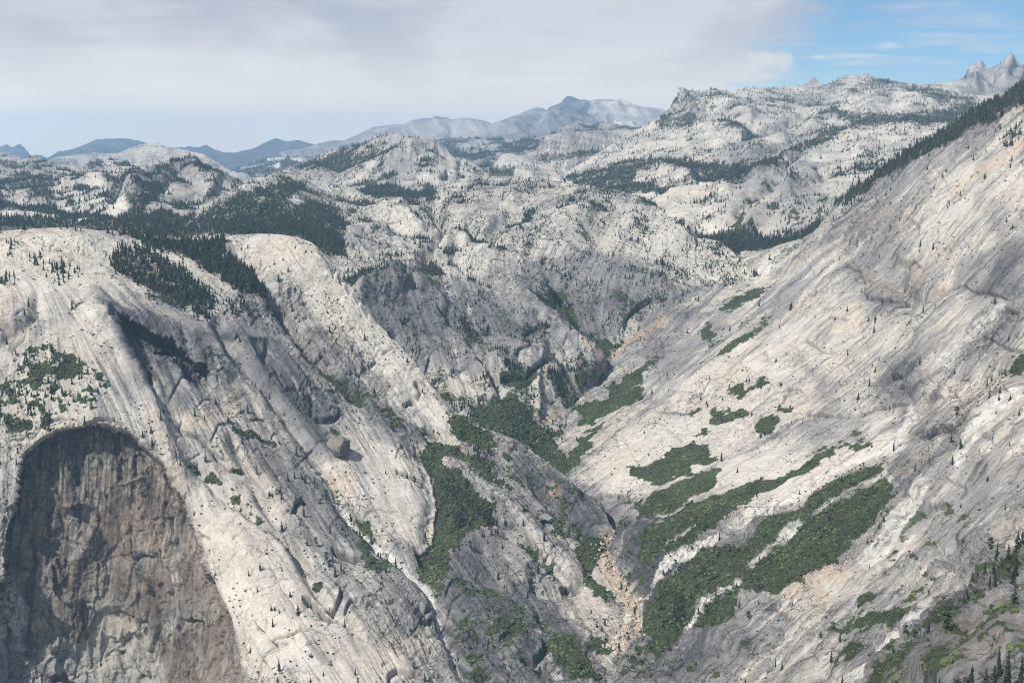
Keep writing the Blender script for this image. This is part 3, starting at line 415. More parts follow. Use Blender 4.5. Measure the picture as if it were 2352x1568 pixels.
  white=[(Z(5,[(980,620),(1040,700),(1090,790),(1140,815)]),2.2,.9,'p'),(Z(5,[(900,240),(915,300)]),6,.7,'p'),(Z(5,[(1200,640),(1260,590),(1370,600)]),9,.6,'p'),(Z(5,[(1980,260),(2100,240),(2180,280),(2100,330),(1950,420)]),16,.4,'p'),(Z(5,[(700,760),(850,830),(1050,800)]),12,.5,'p'),(Z(5,[(1400,300),(1430,200)]),8,.6,'p'),(Z(5,[(1700,590),(1620,850)]),7,.4,'p'),(Z(5,[(1300,1120),(1340,1115)]),2,1.,'p'),(Z(5,[(1440,1090),(1650,1060)]),3,.8,'p')],
  dark=[(Z(5,[(1620,380),(1700,450),(1800,480)]),20,.25,'p')])
# ---- the great slab wall on the right and the gorge floor
layer('slab_wall', 'vast smooth granite slab wall sweeping down from the right-hand ridge to the gorge', 'granite wall',
  cat_([(1150,1000),(1240,850),(1330,730),(1400,690),(1500,655),(1600,625),(1660,604)], Z(3, [(480,1400),(560,1392),(640,1360),(700,1335),(800,1300),(900,1268),(960,1245),(1000,1222),(1040,1185),(1060,1152),(1100,1120),(1120,1075),(1150,1020),(1200,980),(1260,930),(1330,880),(1400,835),(1450,800),(1500,770),(1560,735),(1620,700),(1700,655),(1760,620),(1830,575),(1900,530),(1950,495),(2000,455),(2060,420),(2120,392),(2200,350),(2280,312),(2352,275),(2450,225),(2600,150)])),
  [(2352,200,4300),(2430,170,4200),(2180,290,4600),(2060,370,4850),(1950,460,5100),(1880,545,5350),(1700,600,5650),(1600,640,5450),(1500,700,5150),(1450,760,4950),(1410,810,4820),(1385,880,4600),(1300,960,4350),(1240,990,4230),(1300,1090,3850),(1400,1165,3480),(1385,1250,3230),(1400,1360,2950),(1450,1440,2680),(1400,1500,2560),(1380,1568,2460),
   (2352,500,3400),(2100,600,3900),(1900,700,4300),(1700,750,4600),(1600,800,4600),(2352,800,2750),(2100,900,3150),(1900,950,3450),(1700,960,3750),(1500,950,4100),(1500,1100,3500),(1700,1100,3250),(1900,1100,3000),(2100,1100,2650),(2352,1100,2050),(1500,1250,3050),(1700,1300,2720),(1900,1300,2450),(2100,1300,2080),(2352,1300,1500),(1550,1450,2520),(1700,1500,2280),(1900,1500,1850),(2100,1500,1480),(2250,1500,1180),(2352,1568,900),(2200,1568,1080),(2000,1600,1480),(1600,1600,2180),(1300,1300,3300),(1250,1568,2750),(1300,1450,2900),(1200,1100,4000)],
  bot=1600, u=(1180,2440), mat='rock', rscale=230, relk=.68, rough=0.8, slab=1.5, streak=1.15, cover=0.02, bush=0.16, treeh=21, cracks=0.75,
  patch=[(Z(6,[(1880,200),(1960,60),(2352,-60),(2352,330),(2250,345),(2050,300)]),.25),([(1400,1180),(1480,1190),(1560,1330),(1500,1420),(1460,1480),(1480,1360),(1440,1290)],.3),([(2000,1568),(2150,1400),(2352,1230),(2440,1200),(2440,1600),(2000,1600)],.15),([(1310,1090),(1500,960),(1700,830),(1850,850),(1900,940),(1700,1010),(1640,1010),(1480,1060),(1440,1100),(1500,1130),(1440,1140),(1380,1130)],-.3),([(1640,1170),(1900,1050),(2030,1000),(2050,1030),(1850,1120),(1700,1230)],-.3),
         (Z(6,[(1120,330),(1500,380),(1620,560),(1300,900),(1000,800),(860,560)]),-.12),(Z(6,[(1430,720),(1700,760),(1690,960),(1500,1010),(1250,1020),(1400,880)]),.13),(Z(6,[(820,1000),(880,830),(1100,700),(900,960)]),.2),(Z(6,[(0,720),(300,540),(560,330),(400,560),(100,860),(0,900)]),.2),([(1500,1500),(1620,1450),(1760,1470),(1700,1568),(1480,1568)],.2)],
  smooth=[(Z(6,[(0,700),(700,100),(1200,0),(1200,150),(1400,400),(1600,600),(1400,700),(900,950),(600,800),(0,1000)]),.75),(Z(6,[(1850,260),(1900,60),(2352,-150),(2352,400),(2100,420),(1950,700),(1700,900),(1650,600),(1800,450)]),.8),([(1320,1090),(1520,970),(1900,860),(2100,980),(2030,1040),(1700,1180),(1500,1130),(1440,1140)],.75),([(1880,1340),(2120,1150),(2352,850),(2440,850),(2440,1120),(2100,1380),(1980,1420)],.6),(Z(3,[(1500,900),(1900,700),(2352,600),(2352,1100),(1900,1300),(1500,1500),(1300,1400)]),.6)],
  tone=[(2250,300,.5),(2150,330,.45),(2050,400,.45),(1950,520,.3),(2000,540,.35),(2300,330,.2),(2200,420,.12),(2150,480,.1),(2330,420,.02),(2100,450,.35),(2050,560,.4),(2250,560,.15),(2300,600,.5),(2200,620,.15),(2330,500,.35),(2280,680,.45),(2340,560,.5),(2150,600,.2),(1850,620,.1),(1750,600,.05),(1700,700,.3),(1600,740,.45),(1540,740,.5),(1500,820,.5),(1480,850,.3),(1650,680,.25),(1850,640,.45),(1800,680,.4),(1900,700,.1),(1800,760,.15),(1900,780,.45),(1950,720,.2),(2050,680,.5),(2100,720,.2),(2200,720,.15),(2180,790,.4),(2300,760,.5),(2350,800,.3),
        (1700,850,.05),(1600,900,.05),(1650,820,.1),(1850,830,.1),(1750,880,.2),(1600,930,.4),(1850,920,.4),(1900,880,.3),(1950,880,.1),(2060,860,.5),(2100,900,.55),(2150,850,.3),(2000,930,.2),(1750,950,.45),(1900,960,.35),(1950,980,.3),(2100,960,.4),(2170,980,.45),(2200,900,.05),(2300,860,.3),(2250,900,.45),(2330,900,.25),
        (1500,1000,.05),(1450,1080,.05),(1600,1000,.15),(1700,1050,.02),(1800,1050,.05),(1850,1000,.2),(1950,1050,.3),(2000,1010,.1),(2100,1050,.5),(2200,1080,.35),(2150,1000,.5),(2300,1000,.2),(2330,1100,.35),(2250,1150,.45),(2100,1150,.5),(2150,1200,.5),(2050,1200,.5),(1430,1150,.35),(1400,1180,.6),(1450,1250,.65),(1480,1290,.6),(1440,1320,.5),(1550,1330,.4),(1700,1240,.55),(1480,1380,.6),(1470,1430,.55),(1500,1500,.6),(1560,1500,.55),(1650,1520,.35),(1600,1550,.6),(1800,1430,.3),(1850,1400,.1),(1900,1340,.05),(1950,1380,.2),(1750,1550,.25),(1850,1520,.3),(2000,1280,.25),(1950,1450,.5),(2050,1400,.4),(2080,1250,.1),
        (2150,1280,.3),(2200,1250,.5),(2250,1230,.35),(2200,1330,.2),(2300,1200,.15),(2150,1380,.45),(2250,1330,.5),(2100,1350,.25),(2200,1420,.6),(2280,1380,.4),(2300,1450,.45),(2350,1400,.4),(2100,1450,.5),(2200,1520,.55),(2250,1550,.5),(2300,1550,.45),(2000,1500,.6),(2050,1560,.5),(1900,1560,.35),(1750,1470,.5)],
  warm=0.12,
  ang=[(2300,350,-40),(2200,500,-52),(2300,650,-48),(2050,600,-48),(1900,700,-42),(2100,800,-45),(1700,700,-40),(1550,800,-42),(1500,900,-36),(1700,850,-38),(1400,1000,-35),(1600,950,-30),(1850,950,-35),(2000,1000,-40),(2250,900,-48),(2250,1100,-50),(1500,1080,-36),(1700,1080,-28),(1900,1080,-25),(1700,1250,-35),(1900,1250,-36),(2100,1250,-52),(2250,1250,-45),(1450,1250,-60),(1500,1400,-55),(1700,1450,-38),(1850,1450,-45),(2050,1450,-45),(2250,1450,-40),(2300,1560,-35),(1400,1400,-70),(1600,1550,-50)],
  relief=[(Z(6,[(2352,80),(2150,330),(1900,480),(1600,600)]),40,22),(Z(6,[(1880,60),(1850,230),(1700,330),(1500,420),(1200,560)]),26,-22),(Z(6,[(1200,20),(1000,300),(700,560),(300,780),(0,900)]),46,26),(Z(6,[(900,60),(620,320),(380,560),(0,800)]),30,-26),
          (Z(6,[(1560,60),(1500,180),(1580,320),(1700,400)]),22,-40),(Z(6,[(1200,120),(1320,180),(1330,320),(1600,345)]),9,-26,'s'),(Z(6,[(1560,130),(1640,90),(1700,160),(1680,220),(1560,260),(1430,250)]),8,-22,'s'),(Z(6,[(1530,400),(1640,390),(1700,450),(1720,490)]),8,-20,'s'),
          (Z(6,[(1100,460),(1240,470)]),5,-10,'s'),(Z(6,[(960,600),(1060,670),(1140,670)]),6,-16,'s'),(Z(6,[(1850,270),(1960,250),(2060,305),(2200,325),(2255,350),(2180,440),(2090,490)]),16,-16,'s'),(Z(6,[(2080,490),(2200,440),(2280,430),(2352,440)]),14,-16,'s'),(Z(6,[(2080,580),(2150,600),(2210,640),(2352,690)]),10,-14,'s'),
          (Z(6,[(1430,870),(1500,835),(1560,830),(1590,850)]),13,-30,'s'),(Z(6,[(1560,895),(1605,910)]),10,-20,'s'),(Z(6,[(800,1030),(820,960),(860,900),(920,910),(945,940)]),10,-16,'s'),(Z(6,[(880,1050),(1080,1080),(1230,1075),(1420,1020),(1640,1010)]),10,-18,'s'),(Z(6,[(1700,980),(1790,930),(1810,940)]),8,-16,'s'),(Z(6,[(0,1055),(300,1045)]),5,-10,'s'),
          (Z(6,[(160,1040),(230,920),(300,880),(400,930)]),16,22),(Z(6,[(1500,1250),(1560,1120),(1750,1010),(1900,900),(2080,820),(2352,720)]),26,-30),(Z(6,[(1700,1210),(1770,1165),(1850,1150),(1890,1160),(2060,1080)]),14,-40,'s'),(Z(6,[(1890,1150),(1930,1220),(1950,1330)]),7,-26,'s'),(Z(6,[(1850,560),(1700,760),(1680,960)]),40,16),
          (Z(6,[(2352,840),(2100,1150),(1850,1500),(1650,1700)]),60,30),(Z(6,[(1730,1440),(1880,1340),(1950,1290)]),8,-10,'s'),(Z(6,[(1900,1050),(1910,1000),(2050,940),(2200,880)]),12,-20,'s'),(Z(6,[(2180,960),(2250,930),(2290,960)]),8,-14,'s'),
          (Z(9,[(1700,510),(1760,460),(1850,430),(1900,480),(1830,520)]),9,-22,'s'),(Z(9,[(1890,290),(1930,320),(1990,330)]),6,-10,'s'),(Z(9,[(2240,290),(2352,120)]),8,-12,'s'),(Z(9,[(740,1360),(890,1260)]),8,-14,'s'),(Z(9,[(750,1400),(900,1290)]),6,-10,'s'),(Z(9,[(740,1340),(745,1500)]),6,-10,'s'),(Z(9,[(1640,1568),(1900,1300),(2352,1000)]),40,22),(Z(9,[(1300,960),(1450,850),(1500,900)]),12,14),(Z(9,[(1800,700),(1850,780),(1950,660)]),10,-18),
          (Z(9,[(1360,750),(1480,600)]),8,-10,'s'),(Z(9,[(620,600),(850,470)]),14,14),(Z(9,[(420,600),(1200,200),(1480,60)]),18,-12),(Z(9,[(120,1040),(180,1000),(160,1100),(60,1300)]),14,-26),(Z(9,[(300,1250),(500,1280),(620,1330)]),24,24),(Z(9,[(1000,1568),(1250,1400),(1600,1200)]),26,-26),(Z(9,[(2352,1250),(2000,1420),(1750,1568)]),30,20),
          (Z(8,[(1700,395),(1760,350),(1860,360),(1950,410)]),12,-26,'s'),(Z(8,[(1770,600),(1785,545),(1800,510)]),6,-34,'s'),(Z(8,[(1760,640),(1740,780),(1760,900),(1860,1020),(2000,1180),(1880,1350)]),12,-30),(Z(8,[(1850,910),(1930,870),(1990,890)]),8,-20,'s'),(Z(8,[(1900,620),(1960,700),(1900,820)]),14,26),(Z(8,[(2352,720),(2200,800),(2100,900),(2060,1050)]),12,-14),(Z(8,[(2150,920),(2080,1080),(1990,1200)]),16,20),(Z(8,[(2270,1000),(2260,1150),(2100,1300),(1950,1500)]),20,-28)],
  grove=[(Z(3,[(1100,1100),(1150,1020),(1300,900),(1400,820),(1600,700),(1900,520),(2000,450),(2352,265),(2500,200),(2500,360),(2352,410),(2200,480),(2120,530),(2000,580),(1900,640),(1800,700),(1700,765),(1600,820),(1500,865),(1400,900),(1320,960)]),.93),(Z(3,[(1160,1030),(1300,900),(1420,850),(1330,1000),(1250,1060),(1180,1060)]),.35),(Z(3,[(2180,640),(2290,570),(2352,520),(2352,600),(2250,690),(2190,670)]),.6),(Z(3,[(1080,1270),(1110,1200),(1140,1220),(1110,1290)]),.5),(Z(3,[(970,1410),(1010,1310),(1020,1370)]),.5),(Z(3,[(1200,1190),(1260,1130),(1300,1120),(1250,1180)]),.4),(Z(3,[(1340,1060),(1460,970),(1480,1000),(1380,1070)]),.3),(Z(3,[(2000,700),(2020,760),(1990,760)]),.5),
         (Z(9,[(2190,900),(2250,760),(2300,680),(2352,640),(2352,840),(2290,930),(2200,960)]),.6),(Z(9,[(1950,1150),(2080,1130),(2050,1200),(1930,1220)]),.5),(Z(9,[(1320,1568),(1400,1440),(1600,1400),(1560,1500),(1500,1568)]),.5),(Z(9,[(1990,970),(2060,940),(2060,1010),(2000,1010)]),.5),(Z(9,[(1680,1000),(1730,990),(1740,1040),(1690,1050)]),.4),(Z(9,[(0,620),(60,660),(40,720),(0,760)]),.6),([(1960,1600),(2100,1440),(2352,1250),(2450,1200),(2450,1600)],.10)],
  brush=[[(1440,1095),(1450,1070),(1500,1065),(1560,1035),(1590,1020),(1628,1018),(1632,1050),(1650,1052),(1625,1072),(1590,1068),(1585,1090),(1545,1100),(1520,1115),(1490,1108),(1478,1090)],
         [(1455,1165),(1500,1140),(1560,1110),(1610,1085),(1655,1075),(1645,1098),(1650,1115),(1600,1140),(1560,1160),(1500,1195),(1470,1192)],
         [(1475,1235),(1500,1205),(1580,1160),(1680,1120),(1780,1095),(1840,1070),(1900,1030),(1918,1025),(1915,1040),(1860,1080),(1790,1110),(1740,1135),(1690,1170),(1650,1200),(1640,1215),(1560,1250),(1510,1290),(1480,1310),(1465,1270)],
         [(1720,1240),(1780,1200),(1850,1150),(1930,1090),(1990,1050),(2035,1043),(2035,1060),(2000,1110),(1960,1145),(1910,1170),(1880,1200),(1820,1230),(1780,1260),(1720,1300),(1680,1330),(1620,1362),(1570,1400),(1540,1470),(1500,1500),(1490,1460),(1520,1380),(1560,1300),(1620,1250),(1660,1255)],
         [(1700,1330),(1710,1310),(1760,1280),(1830,1240),(1880,1190),(1960,1150),(2020,1100),(2055,1110),(2050,1150),(2020,1185),(1960,1240),(1930,1270),(1890,1310),(1850,1340),(1790,1370),(1720,1360),(1690,1345)],
         [(1600,1410),(1640,1370),(1690,1355),(1700,1380),(1690,1400),(1660,1440),(1620,1450),(1595,1430)],
         Z(6,[(450,905),(540,885),(575,930),(560,970),(520,955)]),Z(6,[(600,940),(680,870),(725,880),(690,920)]),Z(6,[(640,1160),(680,1110),(780,1090),(765,1150),(690,1205),(640,1190)]),Z(6,[(330,1120),(380,1045),(430,1060),(480,1040),(590,1040),(600,1090),(480,1110),(400,1150),(340,1140)]),Z(6,[(160,1045),(200,1030),(290,1025),(300,1060),(200,1075)]),Z(6,[(770,1050),(880,1028),(885,1060),(820,1065)]),Z(6,[(245,1225),(330,1160),(350,1180),(260,1240)]),Z(6,[(340,1195),(400,1165),(370,1205)]),
         Z(6,[(380,445),(420,370),(470,330),(560,290),(640,255),(720,220),(700,270),(640,310),(560,360),(480,400)]),Z(6,[(265,540),(340,460),(350,500),(370,560),(330,575)]),Z(6,[(540,515),(610,465),(600,490)]),Z(6,[(300,780),(400,715),(520,620),(650,555),(715,505),(735,515),(680,570),(600,620),(500,690),(400,745)]),Z(6,[(295,690),(340,650),(420,605),(400,640),(310,690)]),Z(6,[(720,130),(740,95),(840,35),(930,-10),(900,30),(800,95)]),Z(6,[(560,260),(600,205),(620,215),(590,255)]),
         Z(6,[(2200,800),(2280,720),(2352,690),(2352,810)]),(Z(6,[(1240,1180),(1330,1180),(1400,1290),(1300,1310),(1200,1320),(1110,1360),(1130,1300)]),.5),Z(6,[(1480,385),(1520,380),(1500,420),(1475,420)]),Z(6,[(1540,730),(1570,660),(1580,700)]) ,
         Z(5,[(1780,790),(1800,740),(1880,700),(1940,660),(2020,620),(2100,570),(2085,605),(2010,680),(2025,740),(1960,760),(1880,790),(1800,820)]),Z(5,[(1480,910),(1560,880),(1700,860),(1850,800),(1960,770),(2030,770),(2000,820),(1900,900),(1750,970),(1700,1020),(1560,1030),(1620,960),(1600,930)]),Z(5,[(1520,1340),(1560,1280),(1640,1200),(1720,1060),(1800,1010),(1960,920),(1900,930),(1740,1010),(1650,1080),(1560,1180),(1460,1290)]),
         Z(8,[(2010,640),(2060,590),(2200,560),(2352,470),(2352,690),(2200,740),(2130,760),(2060,800),(1990,740)]),Z(8,[(1950,430),(2030,410),(2100,370),(2200,340),(2352,240),(2352,400),(2200,490),(2130,520),(2060,520),(1990,470)]),Z(8,[(2160,1000),(2220,880),(2352,780),(2352,1120),(2260,1110),(2200,1150)]),Z(8,[(1980,1190),(2060,1150),(2170,1160),(2190,1200),(2150,1250),(2040,1260)]),Z(8,[(1860,840),(1880,820),(1890,880)]),(Z(8,[(1880,1260),(2000,1230),(2150,1300),(2050,1460),(1800,1568),(1740,1480)]),.45),(Z(8,[(2050,1300),(2352,1350),(2352,1568),(2000,1568)]),.25),
         Z(9,[(1280,1080),(1330,1030),(1390,1010),(1430,1040),(1380,1090),(1310,1115)]),(Z(9,[(1100,1220),(1230,1190),(1400,1100),(1500,1090),(1680,1080),(1640,1160),(1580,1190),(1480,1180),(1380,1210),(1250,1250),(1120,1240)]),.85),Z(9,[(1200,1340),(1280,1280),(1325,1290),(1270,1370),(1210,1380)]),Z(9,[(1680,1330),(1760,1210),(1900,1180),(2010,1150),(1980,1200),(1850,1275),(1780,1280)]),(Z(9,[(1320,1568),(1400,1450),(1560,1400),(1700,1330),(1680,1420),(1600,1480),(1500,1568)]),.7),(Z(9,[(2200,930),(2250,800),(2300,680),(2352,640),(2352,830),(2300,930)]),.9),(Z(9,[(2110,1170),(2180,1100),(2280,1020),(2310,1010),(2280,1060),(2200,1110),(2140,1180)]),.8),(Z(9,[(1890,1310),(1950,1270),(2050,1290),(1960,1340)]),.8),(Z(9,[(1650,960),(1750,960),(1720,1040),(1600,1080)]),.4),
         (Z(9,[(1480,900),(1560,830),(1900,560),(1950,640),(1800,780),(1600,930),(1450,1010)]),.15),(Z(9,[(1000,1300),(1240,1230),(1250,1300),(1100,1500),(1000,1540)]),.3),(Z(9,[(0,1380),(300,1450),(560,1440),(300,1568),(0,1568)]),.25),([(1960,1600),(2060,1480),(2200,1370),(2352,1240),(2450,1200),(2450,1600)],.30),([(1980,1150),(2140,1130),(2250,1180),(2200,1300),(2060,1340),(2020,1260)],.36),([(1380,1200),(1480,1180),(1560,1320),(1540,1500),(1460,1560),(1400,1540),(1470,1400)],.4),Z(9,[(1750,1340),(1660,1400),(1560,1480),(1640,1390)]),(Z(9,[(2230,1250),(2310,1260),(2290,1300)]),.8)],
  white=[(Z(9,[(1340,860),(1450,700),(1580,520),(1700,400),(1760,280)]),24,.75,'p'),(Z(9,[(1400,900),(1560,680),(1650,560)]),26,.4,'p'),(Z(9,[(1150,1568),(1290,1500),(1340,1420),(1400,1330),(1560,1225)]),13,.95,'p'),(Z(9,[(1560,1225),(1700,1160),(1780,1080),(1750,1060)]),11,.7,'p'),(Z(9,[(0,940),(40,860),(110,770),(250,700),(420,630)]),12,.9,'p'),(Z(9,[(420,600),(620,500),(850,370),(1200,210),(1450,110),(1640,0)]),17,.75,'p'),(Z(9,[(60,720),(140,640),(280,545)]),2.5,.8,'p'),(Z(9,[(600,830),(750,700),(960,570)]),9,.85,'p'),(Z(9,[(1000,530),(1200,400),(1480,200)]),8,.7,'p'),(Z(9,[(180,1200),(300,1050),(420,960),(540,880)]),7,.9,'p'),(Z(9,[(760,1480),(830,1330),(900,1260)]),14,.7,'p'),(Z(9,[(1700,1110),(1780,1080)]),10,.8,'p'),
         (Z(6,[(1480,1320),(1560,1150),(1650,1020)]),12,.8,'p'),(Z(6,[(2352,930),(2100,1180),(1940,1450)]),16,.75,'p'),(Z(6,[(2245,355),(2100,500),(1960,600),(1820,780)]),17,.6,'p'),(Z(6,[(1190,40),(1050,260),(900,430)]),6,.5,'p'),(Z(6,[(1900,90),(1840,230)]),5,.7,'p'),(Z(6,[(200,30),(450,110)]),11,.5,'p'),(Z(6,[(640,180),(740,90),(850,60)]),8,.7,'p'),(Z(3,[(560,1560),(720,1420),(950,1290)]),13,.5,'p'),(Z(8,[(2352,740),(2230,760),(2130,850),(2090,960),(2050,1060),(1970,1200)]),10,.8,'p'),(Z(8,[(1700,1080),(1760,1180),(1860,1260),(1900,1300)]),26,.5,'p'),(Z(8,[(2080,500),(2200,490),(2352,370)]),4,.8,'p'),(Z(6,[(2120,930),(1980,1010),(1850,1080)]),10,.4,'p')],
  tan=[(Z(8,[(1790,620),(1760,690),(1760,800),(1830,900),(1900,960),(1950,1050),(1950,1160),(1860,1320),(1800,1360)]),19,.7,'p'),(Z(9,[(820,1000),(980,950),(1100,1050),(1010,1120)]),20,.5,'p'),(Z(9,[(1050,880),(1230,880)]),22,.5,'p'),(Z(5,[(2180,330),(2050,400),(1880,500),(1820,590)]),9,.5,'p'),(Z(6,[(1300,340),(1250,480),(1180,560)]),16,.35,'p'),(Z(6,[(1780,20),(1880,100),(1850,230),(1750,330)]),8,.5,'p'),(Z(3,[(2352,640),(2250,740),(2100,800),(2000,870),(1900,980)]),13,.4,'p')],
  brown=[(Z(3,[(1520,1060),(1350,1140),(1300,1210),(1200,1260)]),12,.35,'p'),(Z(3,[(1560,1400),(1660,1480),(1700,1568)]),22,.35,'p'),(Z(6,[(1320,200),(1440,230),(1560,300)]),20,.4,'p'),(Z(6,[(1580,90),(1700,170)]),18,.35,'p'),(Z(3,[(2060,850),(2250,760)]),7,.4,'p'),(Z(6,[(1920,1000),(2080,900),(2180,820)]),14,.35,'p'),(Z(9,[(1900,1400),(2200,1230),(2352,1100)]),40,.3,'p'),(Z(3,[(880,1450),(980,1380),(1050,1400)]),8,.5,'p'),(Z(6,[(1480,1350),(1560,1450),(1700,1290)]),16,.3,'p')],
  dark=[(Z(6,[(2352,60),(2280,160),(2150,300),(1950,280)]),10,.2,'p'),(Z(6,[(1210,330),(1150,400),(1080,430)]),7,.35,'p'),(Z(6,[(700,330),(640,450),(500,600),(200,780)]),16,.15,'p'),(Z(9,[(1600,110),(1560,170),(1500,260)]),18,.4,'p'),(Z(9,[(600,1060),(820,1140),(900,1200)]),10,.4,'p'),(Z(6,[(1720,1210),(1640,1150),(1560,1160)]),14,.35,'p')])
